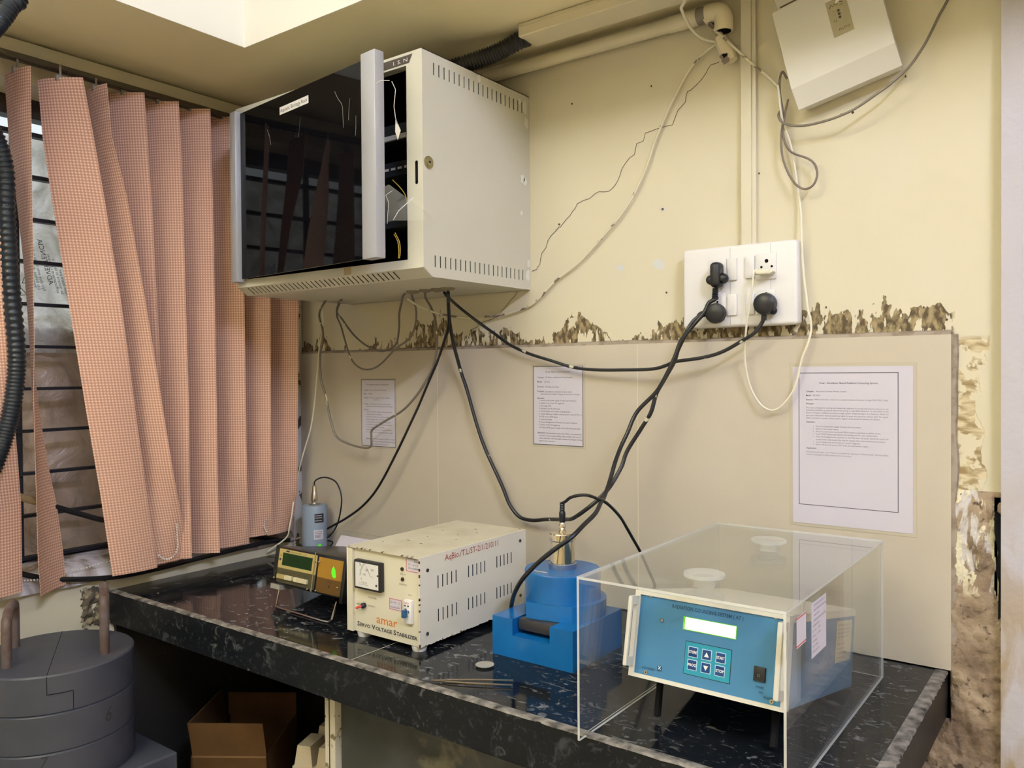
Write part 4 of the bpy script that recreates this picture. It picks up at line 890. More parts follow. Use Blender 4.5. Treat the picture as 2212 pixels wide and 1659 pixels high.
cable('hanging_cable', [(0.36, -0.15, 1.545)]+[(0.2431,-0.07,1.5088),(0.2609,-0.07,1.4708),(0.2785,-0.07,1.425),(0.3018,-0.07,1.3794),(0.3369,-0.07,1.3566),(0.3774,-0.07,1.3543),(0.4172,-0.07,1.3697),(0.4674,-0.07,1.4061),(0.516,-0.07,1.43),(0.5374,-0.07,1.4637),(0.5415,-0.07,1.5017)]+[(0.5752,-0.12,1.5314),(0.5978,-0.15,1.539)], 0.0024, GREYCHIP, 'thin grey cable loop hanging to mid height under the rack')
cable('hanging_cable', [(0.36, -0.15, 1.545)]+[(0.2204,-0.05,1.5195),(0.2448,-0.05,1.4911),(0.2868,-0.05,1.45),(0.3339,-0.05,1.4199),(0.3801,-0.05,1.4034),(0.4197,-0.05,1.4045),(0.4505,-0.05,1.4207),(0.4608,-0.05,1.4598),(0.4624,-0.05,1.499),(0.471,-0.05,1.5261)]+[(0.5242,-0.1,1.5336),(0.5727,-0.14,1.5391)], 0.0026, GREYCHIP, 'shallow grey cable loop nearest the rack bottom')
cable('hanging_cable', [(0.30, -0.12, 1.545)]+[(0.1989,-0.08,1.5319),(0.1746,-0.06,1.489),(0.1458,-0.05,1.4184),(0.1346,-0.05,1.3394),(0.119,-0.05,1.2466),(0.1017,-0.05,1.1795),(0.0697,-0.05,1.111),(0.0479,-0.05,1.0557),(0.0428,-0.06,1.0023),(0.0568,-0.08,0.9522),(0.0669,-0.1,0.9029),(0.0518,-0.1,0.8719)]+[(0.02, -0.14, 0.836)], 0.0022, CREAMCORD, 'thin cream cable dropping down the window corner to the worktop')
cable('hanging_cable', [(0.735, -0.17, 1.545)]+[(0.6759,-0.1,1.4598),(0.6445,-0.08,1.4224),(0.6123,-0.07,1.3719),(0.5763,-0.06,1.3259),(0.5296,-0.05,1.2605),(0.4912,-0.05,1.1997),(0.4503,-0.05,1.1375),(0.4013,-0.05,1.0671),(0.3584,-0.05,1.0166),(0.3109,-0.05,0.9771),(0.2548,-0.05,0.9436),(0.2009,-0.05,0.9173),(0.1557,-0.04,0.899),(0.1087,-0.026,0.8822)]+[(0.10, -0.022, 0.90), (0.05, -0.02, 0.86)], 0.0032, CORD, 'black cable running from the rack down behind the grey-blue probe')
b = MB()
for (x, z) in ((0.62, 1.536), (0.66, 1.537), (0.70, 1.536), (0.73, 1.537)):
    b.lathe([(0.002, -0.006), (0.014, -0.003), (0.017, 0.002), (0.012, 0.004)], (x, -0.165, z), 12)
b.v = [v+Vector((noise.noise(v*70), noise.noise(v*70+Vector((5, 0, 0))), 0))*0.006 for v in b.v]
b.build('sealing_putty', mat('grey_putty', (0.25, 0.21, 0.14), 0.9), rk)

# ------------------------------------------------------------ notices on the lining
def notice(name, label, x0, z1, w, h, border, lines, margin, inkh, ink, lam):
    t = thing(name, label, 'notice', (x0+w/2, -0.011, z1-h))
    b = MB(); l_ = lam
    b.rbox(x0-l_, x0+w+l_, -0.0106, -0.0100, z1-h-l_, z1+l_, 0.0002, 1); b.build('laminate', LAMIN, t)
    b = MB(); b.box(x0, x0+w, -0.0112, -0.0106, z1-h, z1); b.build('paper_sheet', PAPER, t)
    M = Matrix.Translation((x0, -0.01125, z1)) @ FACE
    b = MB(M); bx0, bx1, by0, by1, bw = border
    b.outline(bx0, bx1, by0, by1, bw, 0.0001); b.build('border', INKH, t)
    b = MB(M)
    for (kind, xa, y, xb, s) in lines:
        b.cur = 1 if kind == 'h' else 0
        b.text(s, xa, y, inkh, xb-xa, bold=(0.012 if kind == 'h' else 0.0), d=0.0001)
    b.build('printed_text', [ink, INKH], t)
    return t
sx3 = 0.21/1920
def L3(kind, xa, y, xb, s): return (kind, (xa-118)*sx3, -(y+16-72)*sx3*1.1, (xb-118)*sx3, s)
big = [L3('h', 575, 325, 1510, 'Dual - Scintillator Based Radiation Counting System'), L3('h', 350, 455, 490, 'Company :'), L3('t', 520, 455, 1015, 'Nucleonix Systems Private Limited'),
 L3('h', 350, 520, 445, 'Model :'), L3('t', 470, 520, 590, 'RC605D'), L3('h', 350, 585, 480, 'Detector :'), L3('t', 495, 583, 1670, 'MHV Socket for connection to dual Scintillation Detector trough MHV-MHV cable.'),
 L3('h', 350, 648, 490, 'Principle :'), L3('t', 350, 712, 1672, 'The major principle for sensing and measuring radiations in survey instruments is based on the'),
 L3('t', 350, 750, 1672, 'ionizations radiation produces when interacting in a gas filled detector. As described in the'),
 L3('t', 350, 790, 1672, 'previous chapter, radiations passing through matter create ion pairs. In a detector, these ion'),
 L3('t', 350, 832, 1672, 'pairs are collected to form an electrical signal through the use of an electric field. The signal,'),
 L3('t', 350, 872, 1550, 'either a current or a pulse, is then used to register the presence or amount of radiation.'),
 L3('h', 350, 935, 510, 'Operation :')]
for y, xb, s in ((1000, 1250, 'Switch on the power supply of mains and instrument.'), (1040, 890, 'Switch on the power button.'), (1082, 1555, 'The press start button and press PROG button to get back to default menus.'), (1122, 1505, 'Press START button and observe the background for user defined time.'), (1162, 1672, 'Once the background acquisition is over the user can place standards inside the'), (1245, 1235, 'Count background and sample are noted in logbook.'), (1285, 1360, 'Switch off the both power EHT units and main power supply.')):
    big += [L3('t', 465, y, 480, '>'), L3('t', 512, y, xb, s)]
big += [L3('t', 512, 1205, 1625, 'sample holder and acquire the data for sample follow the mentioned procedure.'), L3('h', 355, 1345, 535, 'Application :'), L3('t', 350, 1405, 1672, 'Environmental sample and air filters are counted for estimation of Beta activity. We found Beta'), L3('t', 350, 1445, 1095, 'content in packaged drinking water by this instrument.')]
notice('wall_notice', 'largest printed notice, right of the switchboard on the wall lining', 1.4676, 1.349, 0.21, 0.297, (0.0115, 0.1865, -0.262, -0.0115, 0.0012), big, 0, 0.0042, INK2, 0.006)
sx2 = 0.1375/802
def L2(kind, xa, y, xb, s): return (kind, (xa-140)*sx2, -(y+12-237)*0.184/1263, (xb-140)*sx2, s)
mid = [L2('h', 345, 328, 745, 'Gross Alpha Counting System'), L2('h', 210, 415, 330, 'Company :'), L2('t', 348, 415, 775, 'Pla Electro Appliances Private Limited'), L2('h', 210, 488, 300, 'Model :'), L2('t', 323, 488, 418, 'CS-101L'), L2('h', 208, 565, 335, 'Detector :'), L2('t', 345, 568, 560, 'ZnS (Ag activated)'),
 L2('h', 208, 640, 320, 'Principle:'), L2('t', 330, 645, 765, 'A simultaneous detection of gross alpha'), L2('t', 262, 682, 890, 'radioactivity was studied using gas proportional counting.'), L2('h', 205, 750, 325, 'Operation:')]
for k, (xb, s) in enumerate(((840, '1. Switch on the power supply of mains and instrument.'), (650, '2. Switch on the power HV toggle key.'), (440, '3. Set voltage 700v.'), (580, '4. Set time as per the instrument.'), (745, '5. Check background of alpha counting system.'), (925, '6. Check efficiency of alpha counting system using AM-421 or'), (540, '    Pu-239 source (340 dpm).'), (450, '7. Count the sample.'), (850, '8. Counts Background and Sample are noted in logbook.'), (580, '9. Switch off the HV toggle key.'), (900, '10. Switch off the power supply of the instrument and mains.'))):
    mid.append(L2('t', 240, 785+k*43.5, xb, s))
mid += [L2('h', 205, 1305, 335, 'Application:'), L2('t', 345, 1308, 918, 'Environmental sample and air filters are counted for'), L2('t', 235, 1350, 918, 'estimation of gross alpha activity. Alpha counters also used for'), L2('t', 235, 1392, 925, 'radon estimation. We found alpha content in packaged drinking'), L2('t', 235, 1435, 495, 'water by this instrument.')]
notice('wall_notice', 'black-bordered notice under the sagging black cord, middle of the lining', 0.861, 1.3565, 0.1375, 0.184, (0, 0.1375, -0.184, 0, 0.0016), mid, 0, 0.0050, INKH, 0.005)
def L1(kind, xa, y, xb, s): return (kind, (xa-945)*0.132/225, -(y+4-858)*0.184/432, (xb-945)*0.132/225, s)
sm = [L1('h', 980, 890, 1130, 'Low Background Beta Counting System'), L1('h', 962, 925, 1000, 'Company :'), L1('t', 1003, 925, 1115, 'Nucleonix Systems Private Limited'), L1('h', 962, 950, 985, 'Model :'), L1('t', 995, 950, 1020, 'LB605'), L1('h', 962, 975, 995, 'Detector :'), L1('t', 1000, 975, 1137, 'Plastic beta scintillation Detector and guard'), L1('t', 1028, 988, 1065, 'scintillator detector'), L1('h', 962, 1015, 995, 'Principle :'), L1('t', 998, 1015, 1140, 'A simultaneous detection of gross beta'), L1('t', 975, 1030, 1152, 'radioactivity was studied using gas proportional counting.'), L1('h', 962, 1052, 995, 'Operation:')]
for k, (xb, s) in enumerate(((1148, '1. Switch on the power supply of mains and instrument.'), (1085, '2. Switch on the power HV toggle key.'), (1145, '3. Set HV and start HV is zero and press start operation.'), (1100, '4. Press program key to set time.'), (1140, '5. Check background for the counting system.'), (1148, '6. Check efficiency of beta counting system by the sample or'), (1100, '7. Count the sample.'), (1150, '8. Background and Sample are noted in logbook.'), (1152, '9. Switch off the HV units and main power supply.'))):
    sm.append(L1('t', 975, 1066+k*16.5, xb, s))
sm += [L1('h', 975, 1240, 1010, 'Application:'), L1('t', 1015, 1240, 1165, 'Environmental sample and air filters are counted'), L1('t', 1005, 1257, 1166, 'estimation of gross beta activity. We found Beta content in'), L1('t', 1005, 1274, 1125, 'packaged drinking water by this instrument.')]
notice('wall_notice', 'small shaded notice below the rack, nearest the window corner', 0.2745, 1.3255, 0.132, 0.184, (0, 0.132, -0.184, 0, 0.0016), sm, 0, 0.0052, INKH, 0.004)

# ------------------------------------------------------------ servo voltage stabilizer
SM = frame((0.7373, -0.4756, 0.832))
st = thing('voltage_stabilizer', 'cream metal servo voltage stabilizer with dial meter on the worktop', 'voltage stabilizer', (0.7373+0.0963, -0.31, HC))
SW, SD, SH = 0.1926, 0.3316, 0.1678
b = MB(SM)
jag = [0.0]+[abs(noise.noise(Vector((k*0.37, 2, 0))))*0.004 for k in range(1, 90)]+[0]
b.cur = 0; b.box(0.0, SW, 0.004, SD-0.002, 0.002, SH-0.003)
b.cur = 1
V = []; Fc = []
for k, j in enumerate(jag): y = -0.006+(SD+0.006)*k/90; V += [(SW, y, 0.0+j), (SW, y, SH), (SW+0.0016, y, 0.0+j), (SW+0.0016, y, SH)]
for k in range(90): a = 4*k; Fc += [(a+2, a+6, a+7, a+3), (a, a+1, a+5, a+4), (a+1, a+3, a+7, a+5), (a, a+4, a+6, a+2)]
Fc.append((0, 2, 3, 1)); b.add(V, Fc)
V = []; Fc = []
for k in range(61):
    x = SW*k/60; j = abs(noise.noise(Vector((k*0.51, 7, 0))))*0.004; V += [(x, -0.008+j, SH), (x, -0.008+j, SH-0.0015), (x, SD, SH), (x, SD, SH-0.0015)]
b.cur = 2
for k in range(60): a = 4*k; Fc += [(a, a+4, a+6, a+2), (a+1, a+3, a+7, a+5), (a, a+1, a+5, a+4)]
b.add(V, Fc); b.cur = 1; b.box(-0.0014, 0, -0.007, SD, 0.0, SH)
b.build('housing', [STABF, STABS, STABT], st)
b = MB(SM); b.box(0.0, 0.0145, -0.0065, 0.004, 0.0, SH-0.003); b.box(0.0145, SW, -0.0005, 0.004, 0.0, SH-0.003); b.build('front_panel', STABF, st)
SF = SM @ Matrix.Translation((0, -0.0007, 0)) @ FACE
def rf(b, q, d0, d1, r): x0, x1 = q[0][0], q[1][0]; z0, z1 = q[1][1], q[0][1]; b.rbox(x0, x1, -d1, -d0, min(z0, z1), max(z0, z1), r, 2)
(m0, m1), (m2, m3) = [(0.0246,0.1447),(0.0974,0.0844)]
mx0, mz1, mx1, mz0 = m0, m1+0.001, m2, m3+0.0045
b = MB(SM); b.rbox(mx0, mx1, -0.012, 0, mz0, mz1, 0.002, 2); meter = b.build('meter', BLACK, st)
b = MB(SM @ Matrix.Translation((0, -0.0122, 0)) @ FACE); b.rect(mx0+0.0045, mx1-0.0045, mz0+0.0045, mz1-0.0045, 0.0003)
fw = mx1-mx0; fh = mz1-mz0; Cx, Cz = mx0+fw*0.66, mz0+fh*0.50
b.cur = 1
for k in range(26):
    a = R_(95+85*k/25); r0, r1 = fw*0.37, fw*(0.42 if k % 5 else 0.45)
    b.strip([(Cx+r0*math.cos(a), Cz+r0*math.sin(a), 0.0005), (Cx+r1*math.cos(a), Cz+r1*math.sin(a), 0.0005)], 0.0006, (0, 0, 1))
b.text('V', mx0+fw*0.22, mz0+fh*0.80, 0.009, d=0.0005); b.text('200', mx0+fw*0.45, mz0+fh*0.66, 0.006, d=0.0005); b.text('300', mx0+fw*0.66, mz0+fh*0.70, 0.006, d=0.0005); b.text('100', mx0+fw*0.36, mz0+fh*0.50, 0.006, d=0.0005)
b.text('0', mx0+fw*0.28, mz0+fh*0.34, 0.006, d=0.0005); b.text('~ 2.5 IS', mx0+fw*0.22, mz0+fh*0.22, 0.005, fw*0.28, d=0.0005)
b.strip([(mx0+fw*0.2, mz0+fh*0.18, 0.0005), (mx0+fw*0.55, mz0+fh*0.18, 0.0005)], 0.0005, (0, 0, 1))
b.strip([(Cx+0.006, Cz, 0.001), (Cx, Cz, 0.001), (Cx-fw*0.16, Cz+fh*0.32, 0.001)], 0.0008, (0, 0, 1)); b.disc(mx1-0.0095, mz0+0.013, 0.0024, 0.001); b.disc(mx1-0.006, Cz+0.004, 0.002, 0.001)
b.build('dial_face', [mat('meter_white', (0.74, 0.72, 0.68), 0.3), INKH], meter)
b = MB(SF)
(u1, w1), (u2, w2) = [(0.0213,0.0116),(0.1841,0.0132)]
xx = u1; tot = 0; words = [('S', 1), ('ERVO', .78), ('  ', .5), ('V', 1), ('OLTAGE', .78), ('  ', .5), ('S', 1), ('TABILIZER', .78)]
wd = [(s, k, (glyphs(s, 0.02)[2] if s.strip() else 0.35)*k+0.07*k) for s, k in words]; tot = sum(w for _, _, w in wd); sc = (u2-u1)/tot
for s, k, w in wd:
    if s.strip(): b.text(s, xx, 0.0115, 0.0125*k, bold=0.02, width=glyphs(s, 0.02)[2]*k*sc)
    xx += w*sc
b.cur = 1; (u1, w1), (u2, w2) = [(0.075,0.0213),(0.1315,0.0315)]; b.text('amar', u1, 0.026, 0.0235, u2-u1, bold=0.008)
b.build('title_lettering', [INK, ORANGE], st); b = MB(SF); b.cur = 2
def st_t(s, q, size): b.text(s, q[0][0], q[0][1], size, q[1][0]-q[0][0])
st_t('VOLTAGE', [(0.0524,0.071),(0.0757,0.0747)], 0.0050); st_t('INPUT', [(0.0206,0.053),(0.0352,0.0554)], 0.0042); st_t('OUTPUT', [(0.0509,0.0543),(0.0716,0.0578)], 0.0042)
st_t('INPUT', [(0.14,0.129),(0.1546,0.131)], 0.0042); st_t('OUTPUT', [(0.1374,0.1092),(0.158,0.1123)], 0.0048); st_t('ON', [(0.1613,0.0919),(0.1685,0.093)], 0.0048); st_t('OFF', [(0.1618,0.0343),(0.1702,0.0358)], 0.0038)
b.build('panel_lettering', [INK, ORANGE, mat('worn_ink', (0.12, 0.10, 0.07), 0.7)], st)
for q in ([(0.1463,0.1404)], [(0.1472,0.1212)]):
    b = MB(SF); b.disc(q[0][0], q[0][1], 0.0044, 0.001); b.cur = 1; b.disc(q[0][0], q[0][1], 0.0034, 0.0025); b.build('indicator_lamp', [STEEL, mat('dark_lens', (0.02, 0.015, 0.01), 0.2)], st)
def stick(q, b, T, red=REDL): pass
for q in ([(0.155,0.167),(0.1941,0.166),(0.1547,0.1372)], [(0.1099,0.0801),(0.1443,0.0804),(0.1108,0.058)]):
    x0, z1 = q[0]; x1 = q[1][0]; z0 = q[2][1]; hh = (z1-z0)/0.042
    b = MB(SF); b.rect(x0, x1, z0, z1+0.001, 0.0002); b.cur = 1; b.outline(x0+0.0012, x1-0.0012, z0+0.0012, z1, 0.001, 0.0004); b.cur = 2
    if z1 > 0.1:
        b.text('New Iron', x0+0.004, z1-0.008*hh, 0.0055, (x1-x0)*0.6, d=0.0005, slant=0.2); b.text('Board', x0+(x1-x0)*0.55, z1-0.0145*hh, 0.005, (x1-x0)*0.3, d=0.0005, slant=0.2)
        b.text('75 - w 1.2', x0+0.006, z1-0.024*hh, 0.0048, (x1-x0)*0.65, d=0.0005, slant=0.2); b.text('Em c within', x0+0.007, z1-0.033*hh, 0.0048, (x1-x0)*0.65, d=0.0005, slant=0.2)
    else:
        b.text('D-10   2', x0+0.004, z1-(z1-z0)*0.38, 0.0055, (x1-x0)*0.7, d=0.0005, slant=0.2); b.text('wym2n', x0+0.004, z1-(z1-z0)*0.78, 0.0055, (x1-x0)*0.7, d=0.0005, slant=0.2)
    b.build('paper_sticker', [PAPER, REDL, INKH], st)
(u0, w0), (u1, w1) = [(0.1552,0.0856),(0.1738,0.0434)]
b = MB(SM); b.rbox(u0, u1, -0.008, 0, w1-0.002, w0, 0.001, 2); brk = b.build('circuit_breaker', WHITEP, st)
b = MB(SM); uc = u0+(u1-u0)*0.40; b.rbox(uc-0.005, uc+0.004, -0.018, -0.008, w1+0.010, w1+0.025, 0.0025, 2); b.build('breaker_lever', mat('blue_lever', (0.015, 0.08, 0.19), 0.3), brk)
b = MB(SM @ Matrix.Translation((0, -0.0082, 0)) @ FACE); b.cur = 1; b.text('DIALUTM', u0+0.002, w0-0.007, 0.0045, (u1-u0)*0.7); b.cur = 0
b.rect(u0+0.002, u0+0.006, w0-0.012, w0-0.0095, 0.0003); b.rect(u0+0.010, u0+0.014, w0-0.012, w0-0.0095, 0.0003); b.rect(u0+0.003, u0+0.008, w0-0.020, w0-0.016, 0.0003); b.rect(u0+0.012, u0+0.0145, w0-0.024, w0-0.019, 0.0003)
b.build('breaker_print', [INKH, REDL], brk)
q = [(0.0418,0.0546)][0]
b = MB(SM); b.lathe([(0.0052, 0), (0.0055, 0.006), (0.0035, 0.009)], T=Matrix.Translation((q[0], -0.0005, q[1])) @ FACE); b.cur = 1
b.tube([(q[0], -0.008, q[1]), (q[0]-0.003, -0.013, q[1]-0.001), (q[0]-0.007, -0.018, q[1]-0.003)], 0.0024, 10); b.build('toggle_switch', [BLACK, mat('red_tip', (0.55, 0.06, 0.04), 0.35)], st)
# side: slots, screws, marker writing
SS = SM @ Matrix.Translation((SW+0.0016, 0, 0)) @ SIDE
b = MB(SS)
for q in ([(0.0455,0.1256),(0.0981,0.1248),(0.0452,0.1019)], [(0.1363,0.1264),(0.1879,0.1268),(0.136,0.1034)], [(0.2281,0.1278),(0.278,0.1274),(0.2278,0.1047)], [(0.046,0.062),(0.0987,0.0612),(0.0457,0.0382)], [(0.1354,0.0619),(0.1871,0.0625),(0.1352,0.0389)], [(0.2273,0.0632),(0.2773,0.0633),(0.227,0.0401)]):
    y0, z1 = q[0]; y1 = q[1][0]; z0 = q[2][1]
    b = MB(SS)
    for k in range(5): y = y0+(y1-y0)*k/4; b.rect(y-0.0011, y+0.0011, z0, z1, 0.0003)
    b.build('vent_grille', BLACKM, st)
for q in [(0.016,0.1413),(0.3101,0.1466),(0.3103,0.0281),(0.0145,0.0225)]:
    b = MB(SS); b.disc(q[0], q[1], 0.0035, 0.0015, 12); b.build('screw', mat('dull_screw', (0.10, 0.09, 0.07), 0.4, metal=0.6), st)
b = MB(SS); q = [(0.0657,0.1509),(0.1481,0.1464),(0.233,0.1453)]; 
b.text('AqBio./T.L/ST-2/1/210/11', q[0][0], q[0][1]-0.001, 0.017, q[2][0]-q[0][0], d=0.0003); b.build('marker_writing', REDPEN, st)
b = MB(SM)
for k in range(34):
    t = random.random(); e = random.random(); L_ = random.uniform(0.001, 0.005)
    if e < 0.4: y = t*SD; b.box(SW-0.0005, SW+0.0021, y, y+L_, 0.0, 0.0015+random.random()*0.002)
    elif e < 0.7: x = t*SW; b.box(x, x+L_, -0.0075, -0.003, SH-0.002, SH+0.0003)
    else: z = t*SH; b.box(SW+0.0002, SW+0.0021, -0.0066, -0.004, z, min(z+L_, SH))
for x, y, w in ((0.06, 0.10, 0.008), (0.105, 0.09, 0.007), (0.03, 0.06, 0.003), (0.11, 0.20, 0.004), (0.07, 0.15, 0.003), (0.10, 0.27, 0.006), (0.13, 0.24, 0.003), (0.05, 0.22, 0.003), (0.14, 0.16, 0.003), (0.18, 0.325, 0.006)):
    b.box(x, x+w, y, y+0.0018, SH-0.001, SH+0.0004)
b.build('rust_spots', RUST, st)
for x in (0.024, SW-0.02):
    for y in (0.016, SD-0.03):
        b = MB(SM); b.lathe([(0.013, -0.012), (0.0155, -0.003), (0.0155, 0.001)], (x, y, 0), 24); b.build('foot', WHITEP, st)

# ------------------------------------------------------------ small tilted counting instrument
BM_ = frame((0.41, -0.41, 0.862), 0, 10)
br = thing('bench_counter', 'small brown and black bench meter with dark green display propped on a wire bail', 'bench instrument', (0.52, -0.30, HC))
BW, BH, BD = 0.226, 0.083, 0.20
b = MB(BM_); b.rbox(-0.004, BW+0.012, 0.0, BD, -0.002, BH, 0.003, 2); b.rbox(BW+0.006, BW+0.016, -0.012, 0.10, -0.010, BH+0.002, 0.002, 2); b.build('case', mat('glossy_black_case', (0.012, 0.012, 0.013), 0.25), br)
def bf(px): return px
BF = BM_ @ Matrix.Translation((0, -0.0004, 0)) @ FACE
Q = [(0.0008,0.0798),(0.1307,0.0813),(0.1292,0.0406),(0.0088,0.0418),(0.1402,0.0804),(0.2187,0.0805),(0.2186,0.0403),(0.1373,0.0387),(0.2122,0.011),(0.1381,0.0107),(0.0081,0.005),(0.1305,0.0096)]
b = MB(BF); gx0, gx1 = 0.004, 0.136
b.rect(gx0, gx1, 0.036, BH-0.004, 0.0006); b.build('gold_panel', GOLD, br)
b = MB(BF); b.rect(gx0, gx1, 0.004, 0.036, 0.0006); b.build('key_panel', OLIVE, br)
b = MB(BF); b.rect(0.142, BW-0.003, 0.034, BH-0.006, 0.0006); b.build('ochre_panel', OCHRE, br)
b = MB(BF); b.rect(0.142, BW-0.003, 0.002, 0.034, 0.0006); b.cur = 1; b.disc(0.184, 0.018, 0.0025, 0.001); b.text('INPUT', 0.175, 0.026, 0.005, 0.02, d=0.0008); b.build('lower_panel', [OCHRED, INK], br)
b = MB(BF); b.rect(0.018, 0.121, 0.043, 0.071, 0.0010); b.build('display', DGREEN, br)
b = MB(BF); b.rect(0.028, 0.040, 0.0735, 0.077, 0.0008); b.text('MULTICHANNEL   LC-40', 0.045, 0.0735, 0.0042, 0.055, d=0.0008); b.disc(0.010, 0.055, 0.0032, 0.0009); b.text('ON', 0.008, 0.063, 0.004, 0.006, d=0.0008); b.text('POWER  PRESET    TIME   STORE', 0.022, 0.027, 0.004, 0.09, d=0.0008)
b.build('panel_print', INK, br)
for x0, x1, m_ in ((0.010, 0.017, GOLD), (0.019, 0.026, GOLD), (0.028, 0.035, GOLD), (0.037, 0.049, KEYCR), (0.050, 0.062, KEYCR), (0.069, 0.080, KEYCR), (0.0805, 0.0915, KEYCR), (0.092, 0.103, KEYCR), (0.1035, 0.1145, KEYCR)):
    b = MB(BM_); b.rbox(x0, x1, -0.007, 0, 0.0125, 0.0225, 0.001, 1); b.build('push_key', m_, br)
b = MB(BM_); b.tube([(0.139, -0.010, 0.001), (0.139, -0.010, BH+0.004)], 0.0014, 8, smooth=False); b.build('divider_rod', STEEL, br)
b = MB(BM_)
for p in ((0.131, -0.004, 0.003), (0.147, -0.004, 0.004), (0.118, -0.003, 0.003), (0.132, -0.003, 0.064), (0.146, -0.003, 0.066), (0.213, -0.002, 0.020), (0.0, -0.004, 0.012)): b = MB(BM_); b.ball(p, 0.0028, 8); b.build('screw', STEEL, br)
b = MB(BF); P = [(0.192, 0.063, 0.0009), (0.187, 0.056, 0.0009), (0.187, 0.048, 0.0009), (0.192, 0.040, 0.0009), (0.200, 0.038, 0.0009), (0.203, 0.042, 0.0009), (0.199, 0.055, 0.0009)]
b.add(P, [list(range(7))]); b.build('leaf_sticker', NEON, br)
b = MB(BM_); b.box(-0.006, 0.026, -0.006, 0.03, -0.012, -0.002); b.build('bail_bracket', mat('grey_bracket', (0.30, 0.28, 0.24), 0.4), br)
b = MB(BM_)
for T0, T1 in (((-0.004, 0.0), (0, 0)),):
    b.rbox(-0.050, -0.010, 0.03, 0.042, BH-0.012, BH-0.002, 0.003, 1); b.rbox(-0.052, -0.042, 0.03, 0.042, 0.004, BH-0.002, 0.003, 1); b.tube([(-0.045, 0.035, 0.010), (-0.002, 0.02, 0.013)], 0.0018, 8, smooth=False)
b.build('side_handle', BLACK, br)
bl = [(0.452,-0.432,0.822),(0.49,-0.453,0.822),(0.652,-0.451,0.822),(0.654,-0.438,0.822)]
b = MB(); A0 = BM_ @ Vector((0.022, -0.002, -0.010)); A1 = BM_ @ Vector((0.215, -0.002, -0.010))
b.tube([A0, Vector((0.450, -0.436, 0.826)), Vector((0.455, -0.441, 0.8222)), Vector((0.470, -0.445, 0.8222)), Vector((0.625, -0.452, 0.8222)), Vector((0.640, -0.450, 0.8222)), Vector((0.646, -0.446, 0.826)), A1], 0.0021, 10, smooth=False)
b.build('wire_bail', STEEL, br)

# grey-blue probe
px_, py_ = 0.139, -0.068
pb = thing('detector_probe', 'grey-blue cylindrical detector probe standing in the window corner', 'detector', (px_, py_, HC))
b = MB(); b.lathe([(0.033, 0), (0.0345, 0.002), (0.0345, 0.148), (0.033, 0.151), (0.010, 0.1515)], (px_, py_, HC), 48); b.build('probe_body', PROBE, pb)
b = MB(); b.box(px_-0.0115, px_+0.0115, py_-0.0115, py_+0.0115, HC+0.151, HC+0.155); b.lathe([(0.008, 0.155), (0.0095, 0.163), (0.0095, 0.172), (0.0080, 0.184), (0.0072, 0.186), (0.0055, 0.206), (0.003, 0.208)], (px_, py_, HC), 20); b.build('connector', STEEL, pb)
def curved_label(name, r, a0, a1, z0, z1, m, parent, lines=None):
    b = MB(); V = []; n_ = 12
    for k in range(n_+1):
        a = R_(a0+(a1-a0)*k/n_); V += [(px_+r*math.cos(a), py_+r*math.sin(a), z0), (px_+r*math.cos(a), py_+r*math.sin(a), z1)]
    b.add(V, [(2*k, 2*k+2, 2*k+3, 2*k+1) for k in range(n_)]); b.build(name, m, parent)
curved_label('black_label', 0.0349, -40, 5, HC+0.105, HC+0.130, INK, pb); curved_label('paper_label', 0.0349, -44, 2, HC+0.058, HC+0.085, PAPER, pb)
for z in (0.063, 0.0665, 0.070, 0.0745, 0.079): curved_label('label_line', 0.0351, -40, -12 if z < 0.072 else -5, HC+z, HC+z+0.0012, INKH, pb)
for z in (0.110, 0.118, 0.124): curved_label('label_line', 0.0351, -38, -5, HC+z, HC+z+0.0014, PAPER, pb)
b = MB(Matrix.Translation((px_+0.0347*math.cos(R_(-18)), py_+0.0347*math.sin(R_(-18)), HC+0.036)) @ Matrix.Rotation(R_(72), 4, 'Z') @ FACE @ Matrix.Scale(1.6, 4, (0, 1, 0))); b.disc(0, 0, 0.006, 0.0006); b.build('round_sticker', NEON, pb)
cable('signal_cable', [(px_, py_, HC+0.205)]+[(0.1437,-0.07,1.0379),(0.1598,-0.07,1.0469),(0.1854,-0.07,1.0527),(0.2144,-0.07,1.0496),(0.2353,-0.07,1.0408),(0.2501,-0.07,1.0202),(0.2554,-0.07,0.9951),(0.2512,-0.07,0.9667),(0.2413,-0.07,0.9362),(0.2276,-0.07,0.9129),(0.1848,-0.05,0.8868),(0.1453,-0.035,0.8665)]+[(0.165, -0.025, 0.86), (0.14, -0.022, 0.835)], 0.0021, CORD, 'thin black lead arching from the top of the grey-blue probe')

# acrylic sign holder lying behind the stabilizer
sg = thing('sign_holder', 'clear acrylic sign holder with white card behind the cream stabilizer', 'sign holder', (0.415, -0.15, HC))
PM = Matrix.Translation((0.311, -0.192, HC+0.0035)) @ Matrix.Rotation(R_(-39), 4, 'X')
b = MB(PM); b.box(-0.014, 0.225, -0.0015, 0.0015, 0.0, 0.128); b.build('acrylic_plate', [ACRYL], sg)
b = MB(PM); b.box(0.0, 0.21, -0.0022, -0.0017, 0.004, 0.114); b.build('card', PAPER, sg)
b = MB(PM @ Matrix.Translation((0, -0.0023, 0)) @ FACE); b.text('No', 0.062, 0.045, 0.045, 0.075, bold=0.02); b.build('card_lettering', INK, sg)
b = MB(); b.box(0.297, 0.536, -0.200, -0.110, HC+0.0003, HC+0.0030); b.build('acrylic_foot', ACRYL, sg)

# ------------------------------------------------------------ blue detector castle
cs = thing('detector_castle', 'bright blue shielded sample castle with chrome detector on top', 'detector shield', (1.122, -0.307, HC))
BX0, BX1, BY0, BY1, BZ = 1.0342, 1.2105, -0.3942, -0.2208, HC+0.0714
